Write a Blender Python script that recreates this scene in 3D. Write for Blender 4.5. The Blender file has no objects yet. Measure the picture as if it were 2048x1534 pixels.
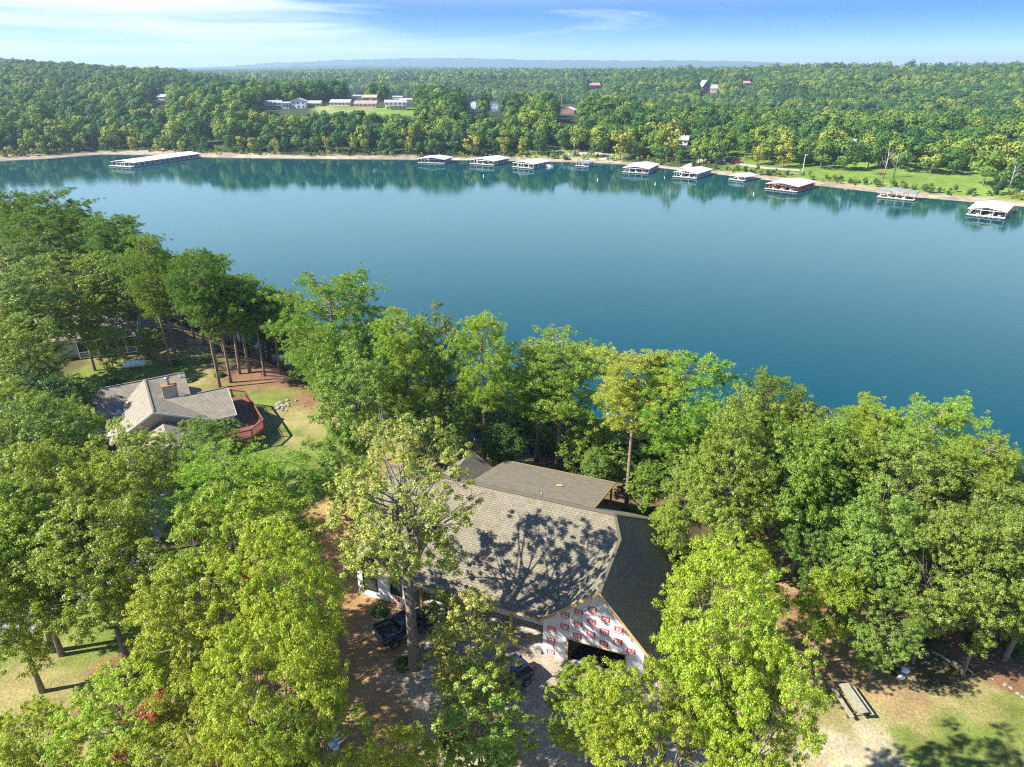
import bpy, bmesh, math, random
import numpy as np
from mathutils import Vector, Matrix
from math import radians as RAD, sin, cos, pi

SC = bpy.context.scene
COL = SC.collection
random.seed(7)
RNG = np.random.default_rng(11)

# ---------------------------------------------------------------- camera
CAM_H = 38.0
PITCH = 24.84
cam_d = bpy.data.cameras.new('camera')
cam = bpy.data.objects.new('camera', cam_d)
COL.objects.link(cam)
cam.location = (0, 0, CAM_H)
cam.rotation_euler = (RAD(90 - PITCH), 0, 0)
cam_d.sensor_width = 36
cam_d.lens = 24.0
cam_d.clip_start = 0.5
cam_d.clip_end = 40000
SC.camera = cam

# ---------------------------------------------------------------- light
SUN_EL = 41.0
SUN_DIR = Vector((-0.97, -0.24, 0)).normalized()     # horizontal direction towards the sun
sd = Vector((SUN_DIR.x * cos(RAD(SUN_EL)), SUN_DIR.y * cos(RAD(SUN_EL)), sin(RAD(SUN_EL))))
sun_d = bpy.data.lights.new('sun', 'SUN')
sun = bpy.data.objects.new('sun', sun_d)
COL.objects.link(sun)
sun_d.energy = 5.0
sun_d.angle = RAD(0.5)
sun_d.color = (1.0, 0.94, 0.84)
sun.rotation_euler = sd.to_track_quat('Z', 'Y').to_euler()

SC.view_settings.view_transform = 'Standard'
SC.view_settings.look = 'None'
SC.view_settings.exposure = 1.30
SC.view_settings.gamma = 1.0
SC.cycles.max_bounces = 6
SC.cycles.transparent_max_bounces = 6
SC.cycles.diffuse_bounces = 3
SC.cycles.glossy_bounces = 3
SC.cycles.transmission_bounces = 3
SC.cycles.volume_bounces = 0
SC.cycles.use_denoising = False
SC.cycles.pixel_filter_type = 'BLACKMAN_HARRIS'
SC.cycles.filter_width = 1.15


def N(nt, t, **kw):
    n = nt.nodes.new(t)
    for k, v in kw.items():
        setattr(n, k, v)
    return n


SKY_SAT = 1.42
SKY_FILL = .95  # strength of the added pale sky that lightens the water


def build_world():
    w = bpy.data.worlds.new('World')
    SC.world = w
    w.use_nodes = True
    nt = w.node_tree
    nt.nodes.clear()
    out = N(nt, 'ShaderNodeOutputWorld')
    bg = N(nt, 'ShaderNodeBackground')
    sky = N(nt, 'ShaderNodeTexSky', sky_type='NISHITA')
    sky.sun_disc = False
    sky.sun_elevation = RAD(SUN_EL)
    sky.sun_rotation = math.atan2(SUN_DIR.x, SUN_DIR.y)
    sky.altitude = 200
    sky.air_density = 1.0
    sky.dust_density = 0.6
    sky.ozone_density = 2.5
    tc = N(nt, 'ShaderNodeTexCoord')
    sep = N(nt, 'ShaderNodeSeparateXYZ')
    nt.links.new(tc.outputs['Generated'], sep.inputs[0])
    # clear, deep late-summer sky: the pale band hugs the horizon
    mz = N(nt, 'ShaderNodeMath', operation='MULTIPLY')
    nt.links.new(sep.outputs['Z'], mz.inputs[0]); mz.inputs[1].default_value = 4.5
    mz2 = N(nt, 'ShaderNodeMath', operation='MAXIMUM')
    nt.links.new(mz.outputs[0], mz2.inputs[0]); mz2.inputs[1].default_value = 0.0
    cmb = N(nt, 'ShaderNodeCombineXYZ')
    nt.links.new(sep.outputs['X'], cmb.inputs['X']); nt.links.new(sep.outputs['Y'], cmb.inputs['Y']); nt.links.new(mz2.outputs[0], cmb.inputs['Z'])
    nrm = N(nt, 'ShaderNodeVectorMath', operation='NORMALIZE')
    nt.links.new(cmb.outputs[0], nrm.inputs[0]); nt.links.new(nrm.outputs[0], sky.inputs['Vector'])
    hs = N(nt, 'ShaderNodeHueSaturation')
    hs.inputs['Saturation'].default_value = SKY_SAT
    hs.inputs['Hue'].default_value = 0.512
    nt.links.new(sky.outputs[0], hs.inputs['Color'])
    def math_(op, a_, b_=None, c_=None):
        q = N(nt, 'ShaderNodeMath', operation=op)
        for k, v_ in enumerate((a_, b_, c_)):
            if v_ is None: continue
            if isinstance(v_, (int, float)): q.inputs[k].default_value = v_
            else: nt.links.new(v_, q.inputs[k])
        return q.outputs[0]
    def rng_(v_, a_, b_, c_=0.0, d_=1.0):
        q = N(nt, 'ShaderNodeMapRange', interpolation_type='SMOOTHSTEP'); nt.links.new(v_, q.inputs['Value'])
        q.inputs['From Min'].default_value = a_; q.inputs['From Max'].default_value = b_; q.inputs['To Min'].default_value = c_; q.inputs['To Max'].default_value = d_
        return q.outputs[0]
    X, Y, Z = sep.outputs['X'], sep.outputs['Y'], sep.outputs['Z']
    # cirrus streaks in heading and height
    cp = N(nt, 'ShaderNodeCombineXYZ'); nt.links.new(math_('MULTIPLY', X, 2.2), cp.inputs[0]); nt.links.new(math_('MULTIPLY', Z, 13.0), cp.inputs[1]); nt.links.new(math_('MULTIPLY', Y, 2.2), cp.inputs[2])
    mp = N(nt, 'ShaderNodeMapping'); nt.links.new(cp.outputs[0], mp.inputs[0]); mp.inputs['Rotation'].default_value = (0, 0, RAD(14)); mp.inputs['Scale'].default_value = (.9, 1.9, .9); mp.inputs['Location'].default_value = (3.1, .7, 0)
    n1 = N(nt, 'ShaderNodeTexNoise'); n1.inputs['Scale'].default_value = 1.15; n1.inputs['Detail'].default_value = 9; n1.inputs['Roughness'].default_value = .58; n1.inputs['Distortion'].default_value = .9
    nt.links.new(mp.outputs[0], n1.inputs['Vector'])
    # the bank thickens towards the left of the view; its top slopes down to the right
    edge = math_('ADD', math_('MULTIPLY', X, .28), Z)
    bank = math_('MULTIPLY', rng_(X, .06, -.30), rng_(edge, .07, -.03))
    amt = math_('MULTIPLY_ADD', bank, .34, n1.outputs['Fac'])
    cl = rng_(amt, .52, .92, 0, .92)
    wisp = math_('MULTIPLY', rng_(n1.outputs['Fac'], .60, .80, 0, .5), rng_(Z, .03, .07))
    low = math_('MULTIPLY', math_('MAXIMUM', cl, wisp), rng_(Z, .9, .25))
    # added pale sky band above the frame, to brighten the lake's reflection
    fill_band = math_('MULTIPLY', math_('MULTIPLY', rng_(Z, .06, .13), rng_(Z, .50, .14)), SKY_FILL)
    tot = math_('MAXIMUM', low, fill_band)
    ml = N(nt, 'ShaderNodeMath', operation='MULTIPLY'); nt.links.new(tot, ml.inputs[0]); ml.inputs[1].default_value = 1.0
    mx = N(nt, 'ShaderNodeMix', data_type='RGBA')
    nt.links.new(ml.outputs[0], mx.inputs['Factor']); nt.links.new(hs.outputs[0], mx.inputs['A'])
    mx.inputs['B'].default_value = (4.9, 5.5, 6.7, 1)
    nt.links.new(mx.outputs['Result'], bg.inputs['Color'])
    bg.inputs['Strength'].default_value = 0.10
    nt.links.new(bg.outputs[0], out.inputs[0])


build_world()

# ---------------------------------------------------------------- geometry of the view (only used to measure places)
F = 1365.0
CP, SP = cos(RAD(PITCH)), sin(RAD(PITCH))
LAKE = -14.0


def ray(px, py):
    a, b = (px - 1024) / F, (767 - py) / F
    return np.array([a, CP + b * SP, -SP + b * CP])


def un(px, py, z=0.0):
    d = ray(px, py)
    return d * (-(CAM_H - z) / d[2]) + np.array([0, 0, CAM_H])


def depth(P):
    return P[1] * CP - (P[2] - CAM_H) * SP


def proj(P):
    z = depth(P)
    v = P[1] * SP + (P[2] - CAM_H) * CP
    return 1024 + F * P[0] / z, 767 - F * v / z, z


# value noise for terrain (numpy)
_G = np.random.default_rng(5).random((64, 64))


def vnoise(x, y):
    x = np.asarray(x, float); y = np.asarray(y, float)
    xi, yi = np.floor(x).astype(int), np.floor(y).astype(int)
    fx, fy = x - xi, y - yi
    fx = fx * fx * (3 - 2 * fx); fy = fy * fy * (3 - 2 * fy)
    g = lambda a, b: _G[a % 64, b % 64]
    return (g(xi, yi) * (1 - fx) + g(xi + 1, yi) * fx) * (1 - fy) + (g(xi, yi + 1) * (1 - fx) + g(xi + 1, yi + 1) * fx) * fy


def fbm(x, y, o=4):
    s, a, t = 0, 1, 0
    for i in range(o):
        s = s + a * vnoise(x * 2 ** i + 17 * i, y * 2 ** i + 5 * i); t += a; a *= .5
    return s / t


def smooth(t):
    t = np.clip(t, 0, 1)
    return t * t * (3 - 2 * t)


# near shore line
SHORE = np.array([(170, -30), (112, 14), (62, 52), (30, 76), (-4, 92), (-35, 116), (-93, 167), (-158, 226), (-230, 290)], float)


def shore_s(x, y):
    x = np.asarray(x, float); y = np.asarray(y, float)
    best = np.full(x.shape, 1e9); sg = np.ones(x.shape)
    for a, b in zip(SHORE[:-1], SHORE[1:]):
        d = b - a; L = np.hypot(*d)
        t = np.clip(((x - a[0]) * d[0] + (y - a[1]) * d[1]) / L ** 2, 0, 1)
        qx, qy = x - a[0] - t * d[0], y - a[1] - t * d[1]
        r = np.hypot(qx, qy)
        side = d[0] * (y - a[1]) - d[1] * (x - a[0])       # >0 left of the direction = inland
        m = r < best
        best = np.where(m, r, best); sg = np.where(m, np.where(side > 0, 1.0, -1.0), sg)
    return best * sg


def ground_near(x, y):
    s = shore_s(x, y)
    wob = (fbm(np.asarray(x) / 9, np.asarray(y) / 9, 3) - .5) * 3
    s2 = s + wob * smooth(s / 6)
    t = np.clip(s2 / 25, 0, 1)
    z = (LAKE - .1) + 14.1 * smooth(t)
    z = np.where(s < 0, LAKE - .1 + s * .35, z)
    bump = (fbm(np.asarray(x) / 3.1, np.asarray(y) / 3.1, 3) - .5) * .25
    return z + bump * smooth((s2 - 8) / 10) * .6 + bump * 2 * smooth((s2 - 2) / 6) * (1 - smooth((s2 - 18) / 6))


def gz(x, y):
    return float(ground_near(np.array([x]), np.array([y]))[0])


def on_ground(px, py, lift=0.0):
    z = 0.0
    for _ in range(12):
        P = un(px, py, z + lift)
        z = gz(P[0], P[1])
    return np.array([P[0], P[1], z])


# far shore
SH_PX = [(-1500, 300), (-900, 335), (-300, 326), (0, 322), (100, 317), (200, 309), (330, 310), (420, 315), (600, 317.5), (865, 320), (1060, 323), (1180, 326), (1240, 329),
         (1330, 338), (1430, 349), (1530, 361), (1640, 373), (1750, 386), (1830, 396), (2048, 415), (2400, 455), (3200, 560)]
SHX = np.array([a for a, b in SH_PX], float)
SHY = np.array([un(1024, b, LAKE)[1] for a, b in SH_PX])


def px_of(x, y):
    return 1024 + F * x / (y * CP + 52 * SP)


def x_of(px, y):
    return (px - 1024) / F * (y * CP + 52 * SP)


DL = np.array([-60, 0, 14, 60, 120, 180, 260, 400, 520, 700, 900, 1200, 1600, 2500, 4000, 6000], float)
PR = {
    -1500: [-20, -14.2, -12, -6, -2, 2, 8, 16, 24, 34, 38, 30, 8, 0, 5, 10],
    0:     [-20, -14.2, -12, -5, -2, 1, 5, 16, 24, 35, 30, 16, 4, 0, 5, 10],
    330:   [-20, -14.2, -12, -4, 1, 4, 8, 15, 20, 19, 10, 0, -6, 0, 5, 10],
    500:   [-20, -14.2, -12, -1, 6, 9, 10, 8, 2, -4, -6, -4, -2, 2, 5, 10],
    700:   [-20, -14.2, -12, 0, 7, 10, 10, -4, -8, -8, -8, -4, 0, 4, 5, 10],
    1100:  [-20, -14.2, -12.5, -3, 3, 2, -5, -13, -14, -10, -4, 2, 4, 4, 5, 10],
    1400:  [-20, -14.2, -12.4, -8, -4, -5, -11, -14, -8, 6, 15, 14, 4, 2, 5, 10],
    1700:  [-20, -14.2, -12.6, -10.5, -7, -7, -11, -14, -6, 11, 21, 18, 8, 2, 5, 10],
    2048:  [-20, -14.2, -12.6, -10.5, -8, -6, -7, -14, -6, 10, 20, 22, 10, 2, 5, 10],
    3200:  [-20, -14.2, -12.6, -10, -7, -6, -7, -12, -4, 10, 20, 22, 10, 2, 5, 10],
}
PK = np.array(sorted(PR)); PV = np.array([PR[k] for k in PK], float)
R1X = np.array([-1500, 0, 330, 520, 700, 870, 950, 1100, 1300, 1500, 1650, 1800, 2048, 3200])
R1Z = np.array([30, 34, 28, 75, 118, 146, 150, 130, 118, 112, 72, 52, 40, 34])


def ground_far(x, y):
    x = np.asarray(x, float); y = np.asarray(y, float)
    p = px_of(x, y)
    d = y - np.interp(p, SHX, SHY)
    i = np.clip(np.searchsorted(PK, p) - 1, 0, len(PK) - 2)
    t = smooth((p - PK[i]) / (PK[i + 1] - PK[i]))
    j = np.clip(np.searchsorted(DL, d) - 1, 0, len(DL) - 2)
    u = np.clip((d - DL[j]) / (DL[j + 1] - DL[j]), 0, 1)
    z = (PV[i, j] * (1 - u) + PV[i, j + 1] * u) * (1 - t) + (PV[i + 1, j] * (1 - u) + PV[i + 1, j + 1] * u) * t
    amp = smooth((d - 150) / 500)
    z = z + (fbm(x / 150, y / 150, 3) - .5) * 17 * amp
    z = z + (fbm(x / 900 + 3, y / 700, 3) - .5) * 46 * smooth((d - 1500) / 1500)
    ridge = np.interp(p, R1X, R1Z)
    z = z + (ridge - 15) * np.exp(-((y - 9200) / 900.0) ** 2) * (0.96 + .08 * vnoise(x / 600, y / 3000))
    r2 = np.interp(p, [-1500, 300, 470, 600, 900, 1200, 1400, 3200], [14, 14, 26, 44, 40, 30, 18, 14])
    z = z + (r2 - 10) * np.exp(-((y - 5600) / 500.0) ** 2)
    return z


def gf(x, y):
    return float(ground_far(np.array([x]), np.array([y]))[0])


def on_far(px, py, lift=0.0, y0=200, y1=6000):
    d = ray(px, py)
    Y = y0
    while Y < y1:
        t = Y / d[1]
        P = d * t + np.array([0, 0, CAM_H])
        z = gf(P[0], P[1])
        if P[2] <= z + lift and Y > 250:
            return np.array([P[0], P[1], z])
        Y += max(1.5, Y * .004)
    return np.array([P[0], P[1], z])


# ---------------------------------------------------------------- object helpers
def tag(o, label, cat=None, group=None, kind=None):
    if label: o['label'] = label
    if cat: o['category'] = cat
    if group: o['group'] = group
    if kind: o['kind'] = kind
    return o


def empty(name, loc, rz=0.0, label=None, cat=None, group=None):
    o = bpy.data.objects.new(name, None)
    o.empty_display_size = .3
    COL.objects.link(o)
    o.location = loc; o.rotation_euler = (0, 0, rz)
    return tag(o, label, cat, group)


def np_mesh(name, V, Fq, smooth_=False, uv=None):
    """quads or tris (uniform)"""
    V = np.asarray(V, np.float32); Fq = np.asarray(Fq, np.int32)
    me = bpy.data.meshes.new(name)
    n, k = Fq.shape
    me.vertices.add(len(V)); me.vertices.foreach_set('co', V.ravel())
    me.loops.add(n * k); me.loops.foreach_set('vertex_index', Fq.ravel())
    me.polygons.add(n)
    me.polygons.foreach_set('loop_start', np.arange(0, n * k, k, dtype=np.int32))
    try:
        me.polygons.foreach_set('loop_total', np.full(n, k, np.int32))
    except Exception:
        pass
    if smooth_:
        me.polygons.foreach_set('use_smooth', np.ones(n, bool))
    me.update(calc_edges=True)
    return me


def link(name, me, parent=None, mat=None, loc=None):
    o = bpy.data.objects.new(name, me)
    COL.objects.link(o)
    if mat is not None:
        if isinstance(mat, (list, tuple)):
            for m in mat: me.materials.append(m)
        else:
            me.materials.append(mat)
    if parent is not None: o.parent = parent
    if loc is not None: o.location = loc
    return o


class MB:
    """collects simple shapes into one mesh"""
    def __init__(s):
        s.v = []; s.f = []; s.uv = []

    def poly(s, pts, uv=None):
        b = len(s.v); s.v += [tuple(p) for p in pts]; s.f.append(tuple(range(b, b + len(pts))))
        s.uv.append(uv)

    def box(s, c, d, rz=0, tilt=None):
        M = Matrix.Rotation(rz, 3, 'Z')
        if tilt is not None: M = M @ tilt
        c = Vector(c); b = len(s.v)
        for z in (-.5, .5):
            for x, y in ((-.5, -.5), (.5, -.5), (.5, .5), (-.5, .5)):
                s.v.append(tuple(c + M @ Vector((x * d[0], y * d[1], z * d[2]))))
        for q in ((3, 2, 1, 0), (4, 5, 6, 7), (0, 1, 5, 4), (1, 2, 6, 5), (2, 3, 7, 6), (3, 0, 4, 7)):
            s.f.append(tuple(b + i for i in q)); s.uv.append(None)

    def bar(s, a, b_, w, h=None):
        a, b_ = Vector(a), Vector(b_); d = b_ - a
        if d.length < 1e-6: return
        q = d.to_track_quat('X', 'Z').to_matrix()
        s.box((a + b_) / 2, (d.length, w, h or w), 0, q)

    def tube(s, pts, rad, n=8, caps=True):
        pts = [Vector(p) for p in pts]; rings = []
        for i, p in enumerate(pts):
            d = (pts[min(i + 1, len(pts) - 1)] - pts[max(i - 1, 0)]).normalized()
            q = d.to_track_quat('Z', 'Y').to_matrix()
            r = rad[i] if hasattr(rad, '__len__') else rad
            b = len(s.v)
            for k in range(n):
                a = 2 * pi * k / n
                s.v.append(tuple(p + q @ Vector((cos(a) * r, sin(a) * r, 0))))
            rings.append(b)
        for a, b in zip(rings[:-1], rings[1:]):
            for k in range(n):
                s.f.append((a + k, a + (k + 1) % n, b + (k + 1) % n, b + k)); s.uv.append(None)
        if caps:
            s.f.append(tuple(rings[0] + k for k in reversed(range(n)))); s.uv.append(None)
            s.f.append(tuple(rings[-1] + k for k in range(n))); s.uv.append(None)

    def slab(s, pts, th, down=True):
        """planar polygon (ccw from above) with thickness, uv laid along its eave and slope"""
        P = [Vector(p) for p in pts]
        n = Vector((0, 0, 0))
        for i in range(len(P)):
            a, b = P[i], P[(i + 1) % len(P)]
            n += a.cross(b)
        n.normalize()
        if n.z < 0:
            P.reverse(); n = -n
        e = Vector((-n.y, n.x, 0))
        e = e.normalized() if e.length > 1e-4 else Vector((1, 0, 0))
        sl = n.cross(e)
        lo = [p - Vector((0, 0, th)) for p in P]
        s.poly(P, [(p.dot(e), p.dot(sl)) for p in P])
        s.poly(list(reversed(lo)))
        for i in range(len(P)):
            j = (i + 1) % len(P)
            s.poly([P[i], lo[i], lo[j], P[j]])

    def build(s, name, mat, parent=None, smooth_=False, bevel=0.0):
        me = bpy.data.meshes.new(name)
        me.from_pydata(s.v, [], s.f)
        if any(u is not None for u in s.uv):
            ul = me.uv_layers.new(name='UVMap')
            i = 0
            for f, u in zip(s.f, s.uv):
                for k in range(len(f)):
                    if u is not None: ul.data[i].uv = u[k]
                    i += 1
        if smooth_:
            me.polygons.foreach_set('use_smooth', [True] * len(me.polygons))
        me.update()
        o = link(name, me, parent, mat)
        if bevel:
            m = o.modifiers.new('bevel', 'BEVEL'); m.width = bevel; m.segments = 2; m.limit_method = 'ANGLE'
        return o


# ---------------------------------------------------------------- materials
def mat(name, col=(.5, .5, .5), rough=.7, metal=0.0, noise=None, nscale=5.0, bump=0.0, bscale=20.0, spec=0.5, coord='Object'):
    m = bpy.data.materials.new(name); m.use_nodes = True
    nt = m.node_tree; b = nt.nodes['Principled BSDF']
    b.inputs['Base Color'].default_value = (*col, 1); b.inputs['Roughness'].default_value = rough
    b.inputs['Metallic'].default_value = metal
    b.inputs['Specular IOR Level'].default_value = spec
    tc = N(nt, 'ShaderNodeTexCoord')
    if noise is not None:
        n = N(nt, 'ShaderNodeTexNoise'); n.inputs['Scale'].default_value = nscale; n.inputs['Detail'].default_value = 6
        nt.links.new(tc.outputs[coord], n.inputs['Vector'])
        mx = N(nt, 'ShaderNodeMix', data_type='RGBA')
        rg = N(nt, 'ShaderNodeMapRange'); rg.inputs['From Min'].default_value = .35; rg.inputs['From Max'].default_value = .65
        nt.links.new(n.outputs['Fac'], rg.inputs['Value']); nt.links.new(rg.outputs[0], mx.inputs['Factor'])
        mx.inputs['A'].default_value = (*col, 1); mx.inputs['B'].default_value = (*noise, 1)
        nt.links.new(mx.outputs['Result'], b.inputs['Base Color'])
    if bump:
        n2 = N(nt, 'ShaderNodeTexNoise'); n2.inputs['Scale'].default_value = bscale; n2.inputs['Detail'].default_value = 4
        nt.links.new(tc.outputs[coord], n2.inputs['Vector'])
        bp = N(nt, 'ShaderNodeBump'); bp.inputs['Strength'].default_value = bump; bp.inputs['Distance'].default_value = .05
        nt.links.new(n2.outputs['Fac'], bp.inputs['Height']); nt.links.new(bp.outputs[0], b.inputs['Normal'])
    return m


def shingle(name, c1, c2, cm):
    m = bpy.data.materials.new(name); m.use_nodes = True
    nt = m.node_tree; b = nt.nodes['Principled BSDF']; b.inputs['Roughness'].default_value = .9
    b.inputs['Specular IOR Level'].default_value = .15
    uv = N(nt, 'ShaderNodeUVMap')
    br = N(nt, 'ShaderNodeTexBrick'); br.offset = .5
    br.inputs['Scale'].default_value = 1.0; br.inputs['Brick Width'].default_value = .36; br.inputs['Row Height'].default_value = .18
    br.inputs['Mortar Size'].default_value = .014; br.inputs['Mortar Smooth'].default_value = .3; br.inputs['Bias'].default_value = -.2
    br.inputs['Color1'].default_value = (*c1, 1); br.inputs['Color2'].default_value = (*c2, 1); br.inputs['Mortar'].default_value = (*cm, 1)
    nt.links.new(uv.outputs[0], br.inputs['Vector'])
    n = N(nt, 'ShaderNodeTexNoise'); n.inputs['Scale'].default_value = 1.3; n.inputs['Detail'].default_value = 8; n.inputs['Roughness'].default_value = .7
    nt.links.new(uv.outputs[0], n.inputs['Vector'])
    n2 = N(nt, 'ShaderNodeTexNoise'); n2.inputs['Scale'].default_value = 22; n2.inputs['Detail'].default_value = 2
    nt.links.new(uv.outputs[0], n2.inputs['Vector'])
    rg = N(nt, 'ShaderNodeMapRange'); rg.inputs['From Min'].default_value = .3; rg.inputs['From Max'].default_value = .7; rg.inputs['To Min'].default_value = .8; rg.inputs['To Max'].default_value = 1.2
    nt.links.new(n.outputs['Fac'], rg.inputs['Value'])
    rg2 = N(nt, 'ShaderNodeMapRange'); rg2.inputs['From Min'].default_value = .3; rg2.inputs['From Max'].default_value = .7; rg2.inputs['To Min'].default_value = .7; rg2.inputs['To Max'].default_value = 1.3
    nt.links.new(n2.outputs['Fac'], rg2.inputs['Value'])
    mm = N(nt, 'ShaderNodeMath', operation='MULTIPLY'); nt.links.new(rg.outputs[0], mm.inputs[0]); nt.links.new(rg2.outputs[0], mm.inputs[1])
    vm = N(nt, 'ShaderNodeVectorMath', operation='SCALE'); nt.links.new(br.outputs['Color'], vm.inputs[0]); nt.links.new(mm.outputs[0], vm.inputs['Scale'])
    nt.links.new(vm.outputs[0], b.inputs['Base Color'])
    bp = N(nt, 'ShaderNodeBump'); bp.inputs['Strength'].default_value = .8; bp.inputs['Distance'].default_value = .03; bp.invert = True
    nt.links.new(br.outputs['Fac'], bp.inputs['Height']); nt.links.new(bp.outputs[0], b.inputs['Normal'])
    return m


def siding(name, col, pitch=.2, rough=.6):
    m = mat(name, col, rough, noise=tuple(c * .85 for c in col), nscale=1.5)
    nt = m.node_tree; b = nt.nodes['Principled BSDF']
    tc = N(nt, 'ShaderNodeTexCoord'); w = N(nt, 'ShaderNodeTexWave', wave_type='BANDS', bands_direction='Z', wave_profile='SAW')
    w.inputs['Scale'].default_value = 0.314 / pitch
    nt.links.new(tc.outputs['Object'], w.inputs['Vector'])
    bp = N(nt, 'ShaderNodeBump'); bp.inputs['Strength'].default_value = .6; bp.inputs['Distance'].default_value = .03
    nt.links.new(w.outputs['Fac'], bp.inputs['Height']); nt.links.new(bp.outputs[0], b.inputs['Normal'])
    return m


def leaf_mat(name, fixed=None, far=False, transl=.35, var=(.25, .1)):
    m = bpy.data.materials.new(name); m.use_nodes = True
    nt = m.node_tree; b = nt.nodes['Principled BSDF']; out = nt.nodes['Material Output']
    b.inputs['Roughness'].default_value = .6 if far else .42; b.inputs['Specular IOR Level'].default_value = .1 if far else .45
    oi = N(nt, 'ShaderNodeObjectInfo')
    geo = N(nt, 'ShaderNodeNewGeometry'); tc = N(nt, 'ShaderNodeTexCoord')
    if far:
        rp = N(nt, 'ShaderNodeValToRGB'); e = rp.color_ramp.elements
        e[0].position = 0; e[0].color = (.038, .10, .030, 1); e[1].position = 1; e[1].color = (.24, .30, .045, 1)
        for p_, c_ in ((.25, (.052, .135, .032, 1)), (.55, (.092, .195, .035, 1)), (.8, (.13, .22, .035, 1))):
            k = e.new(p_); k.color = c_
        bn = N(nt, 'ShaderNodeTexNoise'); bn.inputs['Scale'].default_value = .013; bn.inputs['Detail'].default_value = 4; bn.inputs['Roughness'].default_value = .65
        nt.links.new(geo.outputs['Position'], bn.inputs['Vector'])
        br_ = N(nt, 'ShaderNodeMapRange'); br_.inputs['From Min'].default_value = .35; br_.inputs['From Max'].default_value = .65; br_.inputs['To Min'].default_value = -.38; br_.inputs['To Max'].default_value = .38
        nt.links.new(bn.outputs['Fac'], br_.inputs['Value'])
        sm = N(nt, 'ShaderNodeMath', operation='ADD'); nt.links.new(oi.outputs['Random'], sm.inputs[0]); nt.links.new(br_.outputs[0], sm.inputs[1])
        nt.links.new(sm.outputs[0], rp.inputs['Fac']); src = rp.outputs['Color']
    elif fixed:
        rgb = N(nt, 'ShaderNodeRGB'); rgb.outputs[0].default_value = (*fixed, 1); src = rgb.outputs[0]
    else:
        src = oi.outputs['Color']
    n = N(nt, 'ShaderNodeTexNoise'); n.inputs['Scale'].default_value = .9 if not far else .35; n.inputs['Detail'].default_value = 2
    nt.links.new(tc.outputs['Object'], n.inputs['Vector'])
    hs = N(nt, 'ShaderNodeHueSaturation')
    h = N(nt, 'ShaderNodeMapRange'); h.inputs['From Min'].default_value = .3; h.inputs['From Max'].default_value = .7; h.inputs['To Min'].default_value = .5 + .014; h.inputs['To Max'].default_value = .5 - .018
    nt.links.new(n.outputs['Fac'], h.inputs['Value'])
    hr = N(nt, 'ShaderNodeMath', operation='MULTIPLY_ADD'); nt.links.new(geo.outputs['Random Per Island'], hr.inputs[0]); hr.inputs[1].default_value = -.035; nt.links.new(h.outputs[0], hr.inputs[2])
    hr2 = N(nt, 'ShaderNodeMath', operation='ADD'); nt.links.new(hr.outputs[0], hr2.inputs[0]); hr2.inputs[1].default_value = .016
    nt.links.new(hr2.outputs[0], hs.inputs['Hue'])
    v = N(nt, 'ShaderNodeMapRange'); v.inputs['To Min'].default_value = .82 if far else .62; v.inputs['To Max'].default_value = 1.2 if far else 1.45
    nt.links.new(geo.outputs['Random Per Island'], v.inputs['Value']); nt.links.new(v.outputs[0], hs.inputs['Value'])
    nt.links.new(src, hs.inputs['Color'])
    nt.links.new(hs.outputs[0], b.inputs['Base Color'])
    tr = N(nt, 'ShaderNodeBsdfTranslucent')
    br = N(nt, 'ShaderNodeVectorMath', operation='MULTIPLY'); nt.links.new(hs.outputs[0], br.inputs[0]); br.inputs[1].default_value = (1.5, 1.5, .7)
    nt.links.new(br.outputs[0], tr.inputs['Color'])
    mx = N(nt, 'ShaderNodeMixShader'); mx.inputs[0].default_value = transl
    nt.links.new(b.outputs[0], mx.inputs[1]); nt.links.new(tr.outputs[0], mx.inputs[2]); nt.links.new(mx.outputs[0], out.inputs['Surface'])
    return m


def ground_mat(name, detail=6.0, bump=.5, strong=.5):
    m = bpy.data.materials.new(name); m.use_nodes = True
    nt = m.node_tree; b = nt.nodes['Principled BSDF']; b.inputs['Roughness'].default_value = .95; b.inputs['Specular IOR Level'].default_value = .1
    at = N(nt, 'ShaderNodeAttribute'); at.attribute_name = 'col'
    tc = N(nt, 'ShaderNodeTexCoord')
    n = N(nt, 'ShaderNodeTexNoise'); n.inputs['Scale'].default_value = detail; n.inputs['Detail'].default_value = 8; n.inputs['Roughness'].default_value = .75
    nt.links.new(tc.outputs['Object'], n.inputs['Vector'])
    n2 = N(nt, 'ShaderNodeTexNoise'); n2.inputs['Scale'].default_value = detail * .12; n2.inputs['Detail'].default_value = 5
    nt.links.new(tc.outputs['Object'], n2.inputs['Vector'])
    r = N(nt, 'ShaderNodeMapRange'); r.inputs['From Min'].default_value = .3; r.inputs['From Max'].default_value = .7; r.inputs['To Min'].default_value = 1 - strong; r.inputs['To Max'].default_value = 1 + strong
    nt.links.new(n.outputs['Fac'], r.inputs['Value'])
    r2 = N(nt, 'ShaderNodeMapRange'); r2.inputs['From Min'].default_value = .3; r2.inputs['From Max'].default_value = .7; r2.inputs['To Min'].default_value = .8; r2.inputs['To Max'].default_value = 1.2
    nt.links.new(n2.outputs['Fac'], r2.inputs['Value'])
    mm = N(nt, 'ShaderNodeMath', operation='MULTIPLY'); nt.links.new(r.outputs[0], mm.inputs[0]); nt.links.new(r2.outputs[0], mm.inputs[1])
    vm = N(nt, 'ShaderNodeVectorMath', operation='SCALE'); nt.links.new(at.outputs['Color'], vm.inputs[0]); nt.links.new(mm.outputs[0], vm.inputs['Scale'])
    nt.links.new(vm.outputs[0], b.inputs['Base Color'])
    bp = N(nt, 'ShaderNodeBump'); bp.inputs['Strength'].default_value = bump; bp.inputs['Distance'].default_value = .12
    nt.links.new(n.outputs['Fac'], bp.inputs['Height']); nt.links.new(bp.outputs[0], b.inputs['Normal'])
    return m


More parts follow.
